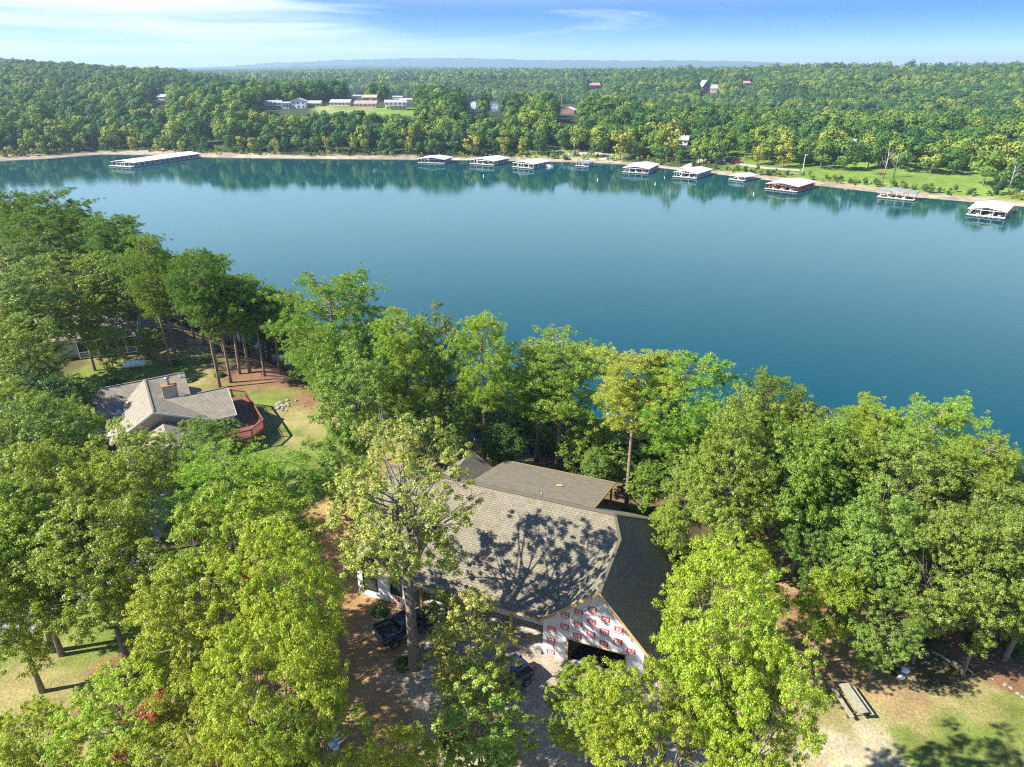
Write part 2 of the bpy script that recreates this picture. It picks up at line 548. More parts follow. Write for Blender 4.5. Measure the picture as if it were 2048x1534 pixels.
M = {}
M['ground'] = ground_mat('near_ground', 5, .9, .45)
M['far_ground'] = ground_mat('far_ground', .25, .4, .35)
M['leaf'] = leaf_mat('leaves', transl=.36)
M['needle'] = leaf_mat('pine_needles', transl=.32)
M['red_leaf'] = leaf_mat('turned_red_leaves', fixed=(.33, .10, .03))
M['far_leaf'] = leaf_mat('far_foliage', far=True, transl=.2)
M['yellow_leaf'] = leaf_mat('yellowing_foliage', fixed=(.27, .29, .035), transl=.3, far=False)
M['bark_oak'] = mat('oak_bark', (.12, .10, .08), .95, noise=(.24, .21, .17), nscale=6, bump=.8, bscale=14)
M['bark_pine'] = mat('pine_bark', (.17, .11, .08), .95, noise=(.29, .22, .17), nscale=5, bump=.9, bscale=10)
M['bark_dead'] = mat('dead_wood', (.26, .235, .20), .9, noise=(.38, .35, .31), nscale=4)
M['roof1'] = shingle('weathered_wood_shingles', (.245, .218, .155), (.195, .172, .122), (.14, .124, .09))
M['roof2'] = shingle('grey_shingles', (.31, .275, .21), (.265, .235, .18), (.19, .17, .135))
M['roof3'] = shingle('tan_grey_shingles', (.36, .31, .27), (.28, .24, .21), (.16, .14, .12))
M['fascia'] = mat('raw_pine_trim', (.62, .43, .18), .7, noise=(.50, .34, .13), nscale=3)
M['wrap'] = mat('white_house_wrap', (.80, .80, .80), .45, noise=(.70, .71, .73), nscale=2.2, bump=.35, bscale=1.6)
M['red_ink'] = mat('red_print', (.62, .02, .025), .6)
M['white_ink'] = mat('white_print', (.85, .83, .82), .6)
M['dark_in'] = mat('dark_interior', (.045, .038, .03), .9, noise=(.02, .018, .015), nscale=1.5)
M['black_frame'] = mat('black_window_frame', (.015, .015, .017), .4)
M['glass'] = mat('dark_window_glass', (.03, .04, .045), .05, spec=.8)
M['concrete'] = mat('new_concrete', (.42, .39, .33), .85, noise=(.33, .30, .25), nscale=1.2, bump=.2)
M['post'] = mat('treated_timber', (.42, .30, .07), .7, noise=(.30, .21, .06), nscale=4)
M['stucco'] = siding('cream_siding', (.50, .46, .40))
M['white_trim'] = mat('white_trim_paint', (.8, .82, .84), .45)
M['red_deck'] = siding('red_brown_deck_boards', (.20, .075, .055), .14)
M['deck_rail'] = mat('red_brown_rail', (.25, .085, .055), .6, noise=(.19, .065, .045), nscale=3)
M['copper'] = mat('orange_flashing', (.30, .17, .09), .5)
M['metal'] = mat('galvanised_metal', (.5, .5, .52), .3, metal=.9)
M['tank'] = mat('white_tank_paint', (.72, .78, .84), .3)
M['car_black'] = mat('dark_blue_black_paint', (.012, .025, .055), .18, spec=.8)
M['tyre'] = mat('tyre_rubber', (.02, .02, .02), .9)
M['car_glass'] = mat('tinted_car_glass', (.01, .012, .016), .04, spec=.9)
M['lamp_red'] = mat('red_lamp_lens', (.3, .01, .01), .2)
M['weathered'] = mat('weathered_grey_timber', (.36, .34, .25), .85, noise=(.26, .25, .18), nscale=5, bump=.4)
M['rust'] = mat('rusty_steel', (.16, .06, .035), .7)
M['rock'] = mat('pale_limestone', (.36, .335, .29), .9, noise=(.24, .22, .19), nscale=2, bump=.6, bscale=6)
M['asphalt'] = mat('pale_asphalt', (.24, .25, .27), .85, noise=(.20, .21, .23), nscale=.8, bump=.2)
M['white_roof'] = mat('white_metal_roof', (.80, .77, .76), .4, noise=(.66, .64, .63), nscale=.25)
M['cream_roof'] = mat('cream_metal_roof', (.68, .66, .58), .45, noise=(.58, .56, .5), nscale=.3)
M['grey_roof'] = mat('grey_metal_roof', (.30, .31, .32), .5, noise=(.24, .25, .26), nscale=.3)
M['dock_frame'] = mat('pale_steel_frame', (.6, .62, .62), .5)
M['dock_blue'] = mat('blue_dock_panels', (.03, .17, .38), .5)
M['dock_teal'] = mat('teal_grey_dock_panels', (.08, .20, .26), .5)
M['dock_red'] = mat('red_dock_panels', (.33, .05, .035), .6)
M['dock_deck'] = mat('pale_dock_decking', (.58, .52, .43), .8, noise=(.45, .40, .33), nscale=1)
M['dock_float'] = mat('dark_floats', (.04, .05, .06), .7)
M['boat_white'] = mat('white_boat_hull', (.78, .78, .78), .3)
M['boat_blue'] = mat('blue_boat_cover', (.04, .16, .34), .6)
M['truck_red'] = mat('red_truck_paint', (.55, .02, .02), .3)
M['plastic'] = mat('pale_blue_sheeting', (.62, .72, .82), .35, noise=(.4, .5, .62), nscale=1.3, bump=.5, bscale=3)
M['bush'] = leaf_mat('shrub_leaves', fixed=(.07, .15, .025))


# ---------------------------------------------------------------- water
def build_water():
    m = bpy.data.materials.new('lake_water'); m.use_nodes = True
    nt = m.node_tree; b = nt.nodes['Principled BSDF']
    nt.nodes.remove(b)
    df = N(nt, 'ShaderNodeBsdfDiffuse'); df.inputs['Color'].default_value = (.002, .056, .068, 1)
    gl = N(nt, 'ShaderNodeBsdfGlossy'); gl.inputs['Color'].default_value = (.70, .93, .95, 1); gl.inputs['Roughness'].default_value = .03
    fr = N(nt, 'ShaderNodeFresnel'); fr.inputs['IOR'].default_value = 1.45
    ms = N(nt, 'ShaderNodeMixShader'); nt.links.new(fr.outputs[0], ms.inputs[0]); nt.links.new(df.outputs[0], ms.inputs[1]); nt.links.new(gl.outputs[0], ms.inputs[2])
    nt.links.new(ms.outputs[0], nt.nodes['Material Output'].inputs['Surface'])
    tc = N(nt, 'ShaderNodeTexCoord')
    mp = N(nt, 'ShaderNodeMapping'); mp.inputs['Rotation'].default_value = (0, 0, RAD(20)); mp.inputs['Scale'].default_value = (.55, 1.25, 1)
    nt.links.new(tc.outputs['Object'], mp.inputs[0])
    n1 = N(nt, 'ShaderNodeTexNoise'); n1.inputs['Scale'].default_value = .85; n1.inputs['Detail'].default_value = 3; n1.inputs['Roughness'].default_value = .6
    nt.links.new(mp.outputs[0], n1.inputs['Vector'])
    # calm and ruffled patches
    n2 = N(nt, 'ShaderNodeTexNoise'); n2.inputs['Scale'].default_value = .012; n2.inputs['Detail'].default_value = 3; n2.inputs['Distortion'].default_value = 1
    nt.links.new(mp.outputs[0], n2.inputs['Vector'])
    r = N(nt, 'ShaderNodeMapRange'); r.inputs['From Min'].default_value = .35; r.inputs['From Max'].default_value = .65; r.inputs['To Min'].default_value = .35; r.inputs['To Max'].default_value = 1
    nt.links.new(n2.outputs['Fac'], r.inputs['Value'])
    ml = N(nt, 'ShaderNodeMath', operation='MULTIPLY'); nt.links.new(n1.outputs['Fac'], ml.inputs[0]); nt.links.new(r.outputs[0], ml.inputs[1])
    bp = N(nt, 'ShaderNodeBump'); bp.inputs['Strength'].default_value = WAVE; bp.inputs['Distance'].default_value = .10
    nt.links.new(ml.outputs[0], bp.inputs['Height'])
    for q in (gl, fr, df): nt.links.new(bp.outputs[0], q.inputs['Normal'])
    me = bpy.data.meshes.new('lake')
    me.from_pydata([(-9000, -400, LAKE), (9000, -400, LAKE), (9000, 9000, LAKE), (-9000, 9000, LAKE)], [], [(0, 1, 2, 3)])
    o = link('lake_water', me, None, m)
    tag(o, None, None, kind='structure')


WAVE = .19
build_water()

# ---------------------------------------------------------------- near ground
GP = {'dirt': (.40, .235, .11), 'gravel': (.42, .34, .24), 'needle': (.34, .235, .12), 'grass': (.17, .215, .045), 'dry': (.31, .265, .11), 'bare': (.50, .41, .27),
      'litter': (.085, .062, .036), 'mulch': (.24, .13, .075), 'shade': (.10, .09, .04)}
CTRL = [(690, 1240, 'dirt'), (720, 1330, 'dirt'), (760, 1430, 'dirt'), (640, 1150, 'dirt'), (660, 1060, 'dirt'), (600, 1330, 'dirt'), (740, 1520, 'dirt'), (500, 1420, 'dirt'), (660, 1000, 'dirt'), (560, 1500, 'dirt'),
        (420, 1300, 'dirt'), (300, 1420, 'dry'),
        (860, 1360, 'gravel'), (900, 1480, 'gravel'), (1040, 1300, 'gravel'), (1080, 1400, 'gravel'), (1100, 1520, 'gravel'), (960, 1330, 'gravel'), (1250, 1420, 'gravel'), (1300, 1520, 'gravel'), (1180, 1360, 'gravel'), (860, 1250, 'gravel'),
        (1560, 1290, 'needle'), (1650, 1340, 'needle'), (1750, 1400, 'needle'), (1540, 1180, 'needle'), (1600, 1200, 'mulch'), (1700, 1300, 'needle'), (1640, 1420, 'dry'), (1640, 1480, 'dry'), (1780, 1440, 'dry'), (1500, 1350, 'needle'), (1760, 1340, 'needle'),
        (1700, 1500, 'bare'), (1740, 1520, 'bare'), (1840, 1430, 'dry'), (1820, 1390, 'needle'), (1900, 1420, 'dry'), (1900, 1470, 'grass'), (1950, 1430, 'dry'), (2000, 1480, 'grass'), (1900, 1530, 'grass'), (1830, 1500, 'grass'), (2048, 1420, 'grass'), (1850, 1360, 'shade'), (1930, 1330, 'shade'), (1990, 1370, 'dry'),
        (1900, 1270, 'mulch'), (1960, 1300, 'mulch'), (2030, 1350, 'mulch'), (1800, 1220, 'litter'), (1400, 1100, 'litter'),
        (40, 1400, 'dry'), (150, 1300, 'grass'), (220, 1250, 'grass'), (60, 1340, 'dry'), (130, 1480, 'dry'), (30, 1500, 'dry'), (250, 1350, 'mulch'), (0, 1290, 'grass'), (180, 1400, 'dry'),
        (560, 860, 'grass'), (600, 930, 'grass'), (620, 980, 'grass'), (530, 940, 'grass'), (590, 830, 'dry'), (640, 835, 'dry'), (560, 800, 'grass'), (500, 790, 'grass'), (545, 870, 'dry'),
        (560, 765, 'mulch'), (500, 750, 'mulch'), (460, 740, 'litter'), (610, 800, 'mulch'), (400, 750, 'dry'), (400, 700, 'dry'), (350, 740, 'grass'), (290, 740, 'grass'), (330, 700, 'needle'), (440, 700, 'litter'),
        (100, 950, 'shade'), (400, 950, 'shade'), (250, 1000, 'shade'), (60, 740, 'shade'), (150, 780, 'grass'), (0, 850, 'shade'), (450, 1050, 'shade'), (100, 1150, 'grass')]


def near_colour(x, y):
    pts = np.array([un(a, b)[:2] for a, b, c in CTRL]); cols = np.array([GP[c] for a, b, c in CTRL])
    dx = (fbm(x / 2.6, y / 2.6, 4) - .5) * 6; dy = (fbm(x / 2.6 + 31, y / 2.6 + 7, 4) - .5) * 6
    q = np.stack([x + dx, y + dy], -1)
    W = np.zeros((len(x), 3)); T = np.zeros(len(x))
    for p, c in zip(pts, cols):
        r2 = ((q - p) ** 2).sum(-1)
        w = 1 / (r2 + .4) ** 2.2
        W += w[:, None] * c; T += w
    c = W / T[:, None]
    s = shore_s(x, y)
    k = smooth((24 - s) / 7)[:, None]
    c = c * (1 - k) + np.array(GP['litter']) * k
    k = smooth((2.5 - s) / 2)[:, None]
    c = c * (1 - k) + np.array((.36, .32, .25)) * k
    # scattered leaves and grass tufts
    g = smooth((fbm(x / .7 + 9, y / .7, 3) - .55) / .12)[:, None] * .35
    c = c * (1 - g) + c * np.array((.75, 1.0, .55)) * g
    return c


def set_col(me, c):
    a = me.attributes.new('col', 'FLOAT_COLOR', 'POINT')
    cc = np.ones((len(c), 4), np.float32); cc[:, :3] = c
    a.data.foreach_set('color', cc.ravel())


def grid_mesh(name, X, Y, Z):
    ny, nx = X.shape
    V = np.stack([X, Y, Z], -1).reshape(-1, 3)
    i = np.arange((ny - 1) * (nx - 1)); r = i // (nx - 1); c = i % (nx - 1); a = r * nx + c
    return np_mesh(name, V, np.stack([a, a + 1, a + nx + 1, a + nx], -1), True)


def build_near_ground():
    xs = np.concatenate([np.arange(-240, -70, 2.0), np.arange(-70, 60, .5), np.arange(60, 170, 2.0)])
    ys = np.concatenate([np.arange(-40, 24, 2.0), np.arange(24, 100, .5), np.arange(100, 300, 2.0)])
    X, Y = np.meshgrid(xs, ys)
    Z = ground_near(X, Y)
    me = grid_mesh('ground', X, Y, Z)
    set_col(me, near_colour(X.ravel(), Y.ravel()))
    o = link('ground', me, None, M['ground']); tag(o, None, kind='structure')


build_near_ground()


def inside(x, y, poly):
    r = np.zeros(x.shape, bool)
    n = len(poly)
    for i in range(n):
        x1, y1 = poly[i]; x2, y2 = poly[(i + 1) % n]
        c = ((y1 > y) != (y2 > y)) & (x < (x2 - x1) * (y - y1) / (y2 - y1 + 1e-12) + x1)
        r ^= c
    return r


def drape(name, pxpoly, lift, res, m, colour=None, wob=.8, far=False):
    poly = [un(a, b)[:2] for a, b in pxpoly]
    P = np.array(poly)
    xs = np.arange(P[:, 0].min() - 1, P[:, 0].max() + 1, res); ys = np.arange(P[:, 1].min() - 1, P[:, 1].max() + 1, res)
    X, Y = np.meshgrid(xs, ys)
    Z = ground_near(X, Y) + lift
    cx, cy = X[:-1, :-1] + res / 2, Y[:-1, :-1] + res / 2
    ins = inside(cx + (fbm(cx / 1.3, cy / 1.3) - .5) * wob, cy + (fbm(cx / 1.3 + 9, cy / 1.3) - .5) * wob, poly)
    ny, nx = X.shape
    r, c = np.nonzero(ins); a = r * nx + c
    Fq = np.stack([a, a + 1, a + nx + 1, a + nx], -1)
    used = np.unique(Fq); mp = np.full(nx * ny, -1); mp[used] = np.arange(len(used))
    V = np.stack([X, Y, Z], -1).reshape(-1, 3)[used]
    me = np_mesh(name, V, mp[Fq], True)
    if colour is not None: set_col(me, np.tile(colour, (len(V), 1)) * (0.85 + .3 * fbm(V[:, 0] / 1.5, V[:, 1] / 1.5)[:, None]))
    o = link(name, me, None, m); tag(o, None, kind='structure')
    return o


GM = ground_mat('gravel_surface', 9, 1.0, .55)
drape('gravel_driveway', [(880, 1290), (1000, 1262), (1085, 1300), (1300, 1380), (1380, 1430), (1350, 1600), (1250, 1900), (900, 1900), (800, 1560), (860, 1440), (840, 1340)], .05, .25, GM, (.43, .355, .255), 2.0)
drape('road', [(-260, 1330), (0, 1228), (120, 1180), (230, 1085), (290, 990), (330, 960), (352, 990), (318, 1090), (235, 1180), (120, 1235), (0, 1290), (-260, 1400)], .03, .4, M['asphalt'], None, .3)

# ---------------------------------------------------------------- far terrain
CLEAR = []     # pixel boxes with a base line that no forest tree may cover: (x0, y0, x1, y1)


def far_colour(x, y, z):
    p = px_of(x, y); d = y - np.interp(p, SHX, SHY)
    n = fbm(x / 14, y / 14, 4); n2 = fbm(x / 45 + 4, y / 45, 3)
    floor = np.array((.045, .065, .025)); lawn = np.array((.155, .235, .04)); beach = np.array((.33, .27, .19)); dry = np.array((.33, .31, .16))
    c = np.tile(floor, (len(x), 1))
    # far canopy colour grows out of the forest floor
    k = smooth((d - 1100) / 800)[:, None]
    can = np.array((.035, .085, .028)) * (.55 + .9 * fbm(x / 28, y / 28, 3)[:, None])
    c = c * (1 - k) + can * k
    # lawn in front on the right
    kl = smooth((p - 1380 + (n2 - .5) * 200) / 90) * smooth((95 - d) / 25)
    kl = np.maximum(kl, smooth((p - 1000) / 60) * smooth((1270 - p) / 50) * smooth((34 - d) / 10))
    kl = np.maximum(kl, smooth((p - 620) / 30) * smooth((870 - p) / 30) * smooth((d - 100) / 14) * smooth((176 - d) / 20))
    kl = np.clip(kl, 0, 1)[:, None]
    lc = lawn * (.75 + .5 * n[:, None]) * (1 - .5 * smooth((n2 - .5) / .2))[:, None] + dry * .5 * smooth((n2 - .5) / .2)[:, None]
    c = c * (1 - kl) + lc * kl
    kb = (smooth((13 + (n - .5) * 20 - d) / 5) * (1 - .0 * n))[:, None]
    kb = np.where((p > 1430)[:, None], (smooth((12 + (n - .5) * 6 - d) / 4))[:, None], kb)
    bc = beach * (.65 + .7 * fbm(x / 3.5, y / 3.5, 3)[:, None])
    c = c * (1 - kb) + bc * kb
    # pale field on a far rise
    kf = np.exp(-(((p - 1320) / 75) ** 2 + ((y - 2350) / 140) ** 2) * 1.0)
    kf = smooth((kf - .3) / .2)[:, None]
    c = c * (1 - kf) + np.array((.38, .40, .17)) * kf
    # pale bluff of the back arm
    kk = (smooth((p - 1250) / 80) * smooth((1600 - p) / 80) * smooth((z + 13.5) / 1) * smooth((-6 - z) / 3) * smooth((d - 420) / 30) * smooth((600 - d) / 40) * smooth((n - .45) / .1))[:, None]
    c = c * (1 - kk) + np.array((.4, .37, .3)) * kk
    return c


def build_far():
    ps = np.concatenate([np.arange(-1500, -100, 25), np.arange(-100, 2150, 5), np.arange(2150, 3200, 25)])
    ds = np.concatenate([np.arange(-50, 0, 10), np.arange(0, 40, 2.0), np.arange(40, 200, 5.0), 200 * 1.022 ** np.arange(0, 182)])
    Pp, D = np.meshgrid(ps, ds)
    Y = np.interp(Pp, SHX, SHY) + D
    X = x_of(Pp, Y)
    Z = ground_far(X, Y)
    rough = smooth((D - 3000) / 900) * 12
    Z = Z + (RNG.random(Z.shape) - .3) * rough
    me = grid_mesh('far_hills', X, Y, Z)
    set_col(me, far_colour(X.ravel(), Y.ravel(), Z.ravel()))
    o = link('far_hills', me, None, M['far_ground']); tag(o, None, kind='structure')


build_far()


# ---------------------------------------------------------------- foliage generators
def leaf_quads(C, Nn, size, rng, aspect=.55):
    """kite-shaped leaves at centres C with normals Nn"""
    n = len(C)
    t = rng.normal(size=(n, 3)); t -= (t * Nn).sum(1)[:, None] * Nn; t /= np.linalg.norm(t, axis=1)[:, None] + 1e-9
    b = np.cross(Nn, t)
    L = (size * (.7 + .6 * rng.random(n)))[:, None] if not hasattr(size, '__len__') else size[:, None]
    Wd = L * aspect
    V = np.stack([C - t * L * .5, C + b * Wd * .5 - t * L * .05, C + t * L * .5 - Nn * L * .08, C - b * Wd * .5 - t * L * .05], 1).reshape(-1, 3)
    Fq = np.arange(4 * n).reshape(n, 4)
    return V, Fq


def unit(v):
    return v / (np.linalg.norm(v, axis=-1, keepdims=True) + 1e-9)


def curve(a, b, sag, rng, n=5):
    a, b = np.array(a, float), np.array(b, float)
    L = np.linalg.norm(b - a)
    o = rng.normal(size=3) * L * .07
    out = []
    for i in range(n + 1):
        t = i / n
        p = a * (1 - t) + b * t
        p = p + np.array([0, 0, -sag * L * 4 * t * (1 - t)]) + o * sin(pi * t)
        out.append(p)
    return out


def oak_proto(seed, H=16., R=5.2, base=.30, clumps=80, leaves=64000, leaf=.15, open_=.0, red=0.0, lean=(0, 0), forks=5, dead=3, top=.5, clump_r=1.15, thick=.0135):
    rng = np.random.default_rng(seed)
    mb = MB()
    fork = base * H * (1.0 + .25 * rng.random())
    tr = thick * H
    lx, ly = lean
    tp = [(0, 0, -.4), (0.02 * H * lx, .02 * H * ly, fork * .35), (.04 * H * lx, .04 * H * ly, fork)]
    mb.tube(tp, [tr * 1.35, tr, tr * .82], 8)
    T = np.array(tp[-1])
    cz = H * (base + (1 - base) * .52); hz = H * (1 - base) * .52
    # clump centres over an uneven ellipsoid
    lob = rng.normal(size=(7, 3)); lob = unit(lob); la = .10 + .22 * rng.random(7)
    cc = []
    while len(cc) < clumps:
        v = unit(rng.normal(size=3))
        if v[2] < -.55 and rng.random() < .7: continue
        rr = 1 + sum(a * max(0, float(v @ l)) ** 3 for a, l in zip(la, lob)) - .12
        q = rng.random()
        rad = rr * (.93 - .22 * rng.random() if q < .72 else .3 + .45 * rng.random())
        wide = 1.0 if v[2] > -.2 else .86
        p = np.array([v[0] * R * wide * rad, v[1] * R * wide * rad, cz + v[2] * hz * rad]) + np.array([lx * .05 * H, ly * .05 * H, 0])
        if all(np.linalg.norm((p - c) * (1, 1, 1.15)) > clump_r * (1.0 + open_) for c in cc) or rng.random() < .04:
            cc.append(p)
        elif rng.random() < .02:
            clump_r *= .97
    cc = np.array(cc)
    # limbs: group clumps by angle, one leader per group
    leaders = []
    for k in range(forks):
        a = 2 * pi * (k + rng.random() * .6) / forks
        el = .35 + .5 * rng.random()
        leaders.append(T + np.array([cos(a) * R * .42, sin(a) * R * .42, (H - fork) * el * .75]))
    leaders.append(np.array([T[0], T[1], fork + (H - fork) * .62]))
    for L in leaders:
        mb.tube(curve(T, L, .03, rng), list(np.linspace(tr * .62, tr * .24, 6)), 6, False)
    leaders = np.array(leaders)
    for c in cc:
        d = np.linalg.norm(leaders - c, axis=1); j = int(np.argmin(d))
        s = T + (leaders[j] - T) * (.55 + .45 * rng.random())
        mb.tube(curve(s, c, -.02, rng, 4), list(np.linspace(tr * .20, tr * .05, 5)), 4, False)
        for _ in range(2):
            e = c + unit(rng.normal(size=3)) * clump_r * .9
            mb.tube([c, (c + e) / 2 + rng.normal(size=3) * .1, e], [tr * .06, tr * .045, tr * .02], 3, False)
    for _ in range(dead):
        c = cc[rng.integers(len(cc))]; e = c + unit(c - np.array([T[0], T[1], cz])) * (1.0 + rng.random()) + rng.normal(size=3) * .3
        mb.tube([c, (c + e) / 2 + rng.normal(size=3) * .15, e], [tr * .07, tr * .05, tr * .015], 3, False)
    trunk = bpy.data.meshes.new('oak_trunk'); trunk.from_pydata(mb.v, [], mb.f)
    trunk.polygons.foreach_set('use_smooth', [True] * len(trunk.polygons)); trunk.materials.append(M['bark_oak'])
    # leaves: tufts in each clump
    w = .6 + .8 * rng.random(len(cc)); w /= w.sum()
    cnt = np.maximum((w * leaves).astype(int), 60)
    Cs, Ns, red_m = [], [], []
    redc = rng.integers(len(cc)) if red > 0 else None
    for c, n in zip(cc, cnt):
        nt_ = max(5, n // 48)
        rad = clump_r * (.85 + .5 * rng.random())
        v = unit(rng.normal(size=(nt_, 3))); v[:, 2] = v[:, 2] * .8 + .12
        tc_ = c + v * rad * (rng.random((nt_, 1)) ** .45) * np.array((1, 1, .72))
        k = rng.integers(nt_, size=n)
        u_ = unit(rng.normal(size=(n, 3)) + np.array((0, 0, .35))); off = u_ * (.25 * rng.random((n, 1)) ** .4 * (.7 + .6 * rng.random((nt_, 1))[k])) * np.array((1.15, 1.15, .75)) * clump_r
        P = tc_[k] + off
        out = unit(P - np.array([T[0], T[1], cz - .3 * hz]))
        loc = unit(P - c)
        nn = unit(out * .25 + loc * .25 + u_ * .6 + np.array((0, 0, .40)) + rng.normal(size=(n, 3)) * .42)
        Cs.append(P); Ns.append(nn)
        isred = red > 0 and (np.linalg.norm(c - cc[redc]) < R * red)
        red_m.append(np.full(n, 1 if (isred and rng.random() < .8) else 0))
    C = np.concatenate(Cs); Nn = np.concatenate(Ns); rm = np.concatenate(red_m)
    V, Fq = leaf_quads(C, Nn, leaf, rng, .6)
    crown = np_mesh('oak_crown', V, Fq)
    crown.materials.append(M['leaf']); crown.materials.append(M['red_leaf'])
    if red > 0: crown.polygons.foreach_set('material_index', rm.astype(np.int32))
    return dict(trunk=trunk, crown=crown, H=H, R=R, cz=cz / H, bark='oak')


def pine_proto(seed, H=21., R=3.6, base=.50, whorls=17, tufts=1500, needles=42, rounded=True, leaf=.20):
    rng = np.random.default_rng(seed)
    mb = MB()
    tr = .0085 * H + .03
    bend = rng.normal(size=2) * .012 * H
    def axis(t): return np.array([bend[0] * sin(t * 2.5), bend[1] * sin(t * 2.1), H * t])
    ts = np.linspace(0, .985, 10)
    mb.tube([axis(t) - (np.array([0, 0, .5]) if t == 0 else 0) for t in ts], list(np.interp(ts, [0, .08, .6, 1], [tr * 1.3, tr, tr * .66, tr * .12])), 8)
    C, Nn, Dn = [], [], []
    ends = []
    for i in range(whorls):
        t = base + (1 - base) * (i + .3 * rng.random()) / whorls
        # rounded, flat-topped crown: widest two thirds up
        u = (t - base) / (1 - base)
        prof = (np.interp(u, [0, .25, .6, .85, 1], [.55, .9, 1.0, .75, .3]) if rounded else np.interp(u, [0, .15, .5, 1], [.8, 1, .7, .1]))
        nb = rng.integers(3, 6)
        a0 = rng.random() * 6.28
        for k in range(nb):
            if rng.random() < .12: continue
            a = a0 + 2 * pi * k / nb + rng.normal() * .3
            L = R * prof * (.65 + .5 * rng.random())
            up = .12 + .55 * u + rng.normal() * .1
            s = axis(t); e = s + np.array([cos(a) * L, sin(a) * L, L * up * .6])
            cv = curve(s, e, .04, rng, 4)
            mb.tube(cv, list(np.linspace(tr * .26, tr * .05, 5)), 4, False)
            ends.append((s, e, L))
            for _ in range(3):
                q = cv[rng.integers(2, 5)]; e2 = q + np.array([cos(a + rng.normal() * .9), sin(a + rng.normal() * .9), .25 * rng.random()]) * L * .35
                mb.tube([q, e2], [tr * .07, tr * .03], 3, False); ends.append((q, e2, L * .4))
    for i in range(5):    # bare stubs below the crown
        t = base * (.45 + .5 * rng.random()); a = rng.random() * 6.28; L = .5 + .9 * rng.random()
        s = axis(t); mb.tube([s, s + np.array([cos(a) * L, sin(a) * L, L * (.1 * rng.normal())])], [tr * .12, tr * .04], 3, False)
    trunk = bpy.data.meshes.new('pine_trunk'); trunk.from_pydata(mb.v, [], mb.f)
    trunk.polygons.foreach_set('use_smooth', [True] * len(trunk.polygons)); trunk.materials.append(M['bark_pine'])
    wt = np.array([e[2] for e in ends]); wt /= wt.sum()
    idx = rng.choice(len(ends), size=tufts, p=wt)
    A = []; B = []
    for j in idx:
        s, e, L = ends[j]
        t = .38 + .68 * rng.random()
        c = s + (e - s) * t + rng.normal(size=3) * np.array((.40, .40, .22)) * (.6 + L * .30)
        n = needles
        d = unit(rng.normal(size=(n, 3)) + np.array((0, 0, .75)))
        r0 = .04 + .10 * rng.random((n, 1))
        sc = .8 + .5 * rng.random()
        A.append(c + d * r0); B.append(c + d * (r0 + leaf * sc * (.7 + .5 * rng.random((n, 1)))))
    A = np.concatenate(A); B = np.concatenate(B); n = len(A)
    d = unit(B - A); side = unit(np.cross(d, rng.normal(size=(n, 3)))) * .022
    V = np.stack([A - side, A + side, B + side * .5, B - side * .5], 1).reshape(-1, 3)
    crown = np_mesh('pine_crown', V, np.arange(4 * n).reshape(n, 4))
    crown.materials.append(M['needle'])
    return dict(trunk=trunk, crown=crown, H=H, R=R, cz=(base + 1) / 2 + .02, bark='pine')


def far_tree_mesh(seed, quads=620, R=5.0, H=13.0, m=None, q=.95, trunkvis=True):
    rng = np.random.default_rng(seed)
    lob = unit(rng.normal(size=(14, 3))); lob[:, 2] = lob[:, 2] * .95 + .08
    cz = H * .52
    lc = lob * np.array((R * .62, R * .62, H * .33)) + np.array((0, 0, cz)); lr = R * (.26 + .20 * rng.random(14))
    k = rng.integers(14, size=quads)
    v = unit(rng.normal(size=(quads, 3)) + np.array((0, 0, .15)))
    P = lc[k] + v * lr[k][:, None] * (.75 + .35 * rng.random((quads, 1)))
    nn = unit(v * 1.1 + unit(P - np.array((0, 0, cz))) * .6 + rng.normal(size=(quads, 3)) * .28)
    V, Fq = leaf_quads(P, nn, q, rng, .8)
    mb = MB(); mb.tube([(0, 0, -1), (0, 0, H * .5)], [.28, .16], 5)
    for j in range(4):
        mb.tube([(0, 0, H * .3), tuple(lc[j])], [.13, .05], 3, False)
    tv = np.array(mb.v); tf = [f for f in mb.f if len(f) == 4]
    Fa = np.concatenate([Fq, np.array(tf) + len(V)]); Va = np.concatenate([V, tv])
    me = np_mesh('far_tree', Va, Fa)
    me.materials.append(m or M['far_leaf']); me.materials.append(M['bark_oak'])
    mi = np.zeros(len(Fa), np.int32); mi[len(Fq):] = 1
    me.polygons.foreach_set('material_index', mi)
    return me


# ---------------------------------------------------------------- near trees
PROTO = {
    'G': [oak_proto(1), oak_proto(2, R=5.6, clumps=90), oak_proto(3, H=17, R=5.0, base=.36)],
    'B': [oak_proto(21, H=15, R=5.6, base=.22, clumps=110, leaves=84000, leaf=.135, clump_r=1.0), oak_proto(22, H=15, R=5.4, base=.22, clumps=105, leaves=84000, leaf=.135, clump_r=1.0, dead=8)],
    'T': [oak_proto(25, H=16, R=5.2, base=.45, clumps=85, leaves=74000, leaf=.135, clump_r=1.0, dead=6), oak_proto(26, H=16, R=5.4, base=.43, clumps=85, leaves=74000, leaf=.135, clump_r=1.0)],
    'BR': [oak_proto(23, H=15, R=5.6, base=.22, clumps=110, leaves=84000, leaf=.135, clump_r=1.0, red=.55)],
    'S': [oak_proto(31, H=19.5, R=5.6, base=.36, clumps=84, leaves=42000, leaf=.155, open_=.25, dead=14, forks=6, thick=.02, clump_r=1.05)],
    'D': [oak_proto(41, H=9, R=2.6, base=.14, clumps=55, leaves=26000, leaf=.14, clump_r=.75, dead=6)],
    'P': [pine_proto(51), pine_proto(52, R=3.9), pine_proto(53, R=3.3, base=.56), pine_proto(54, H=19, R=4.2, base=.45)],
    'PS': [pine_proto(61, H=8, R=2.3, base=.48, whorls=9, tufts=300, needles=70, rounded=False, leaf=.22)],
}
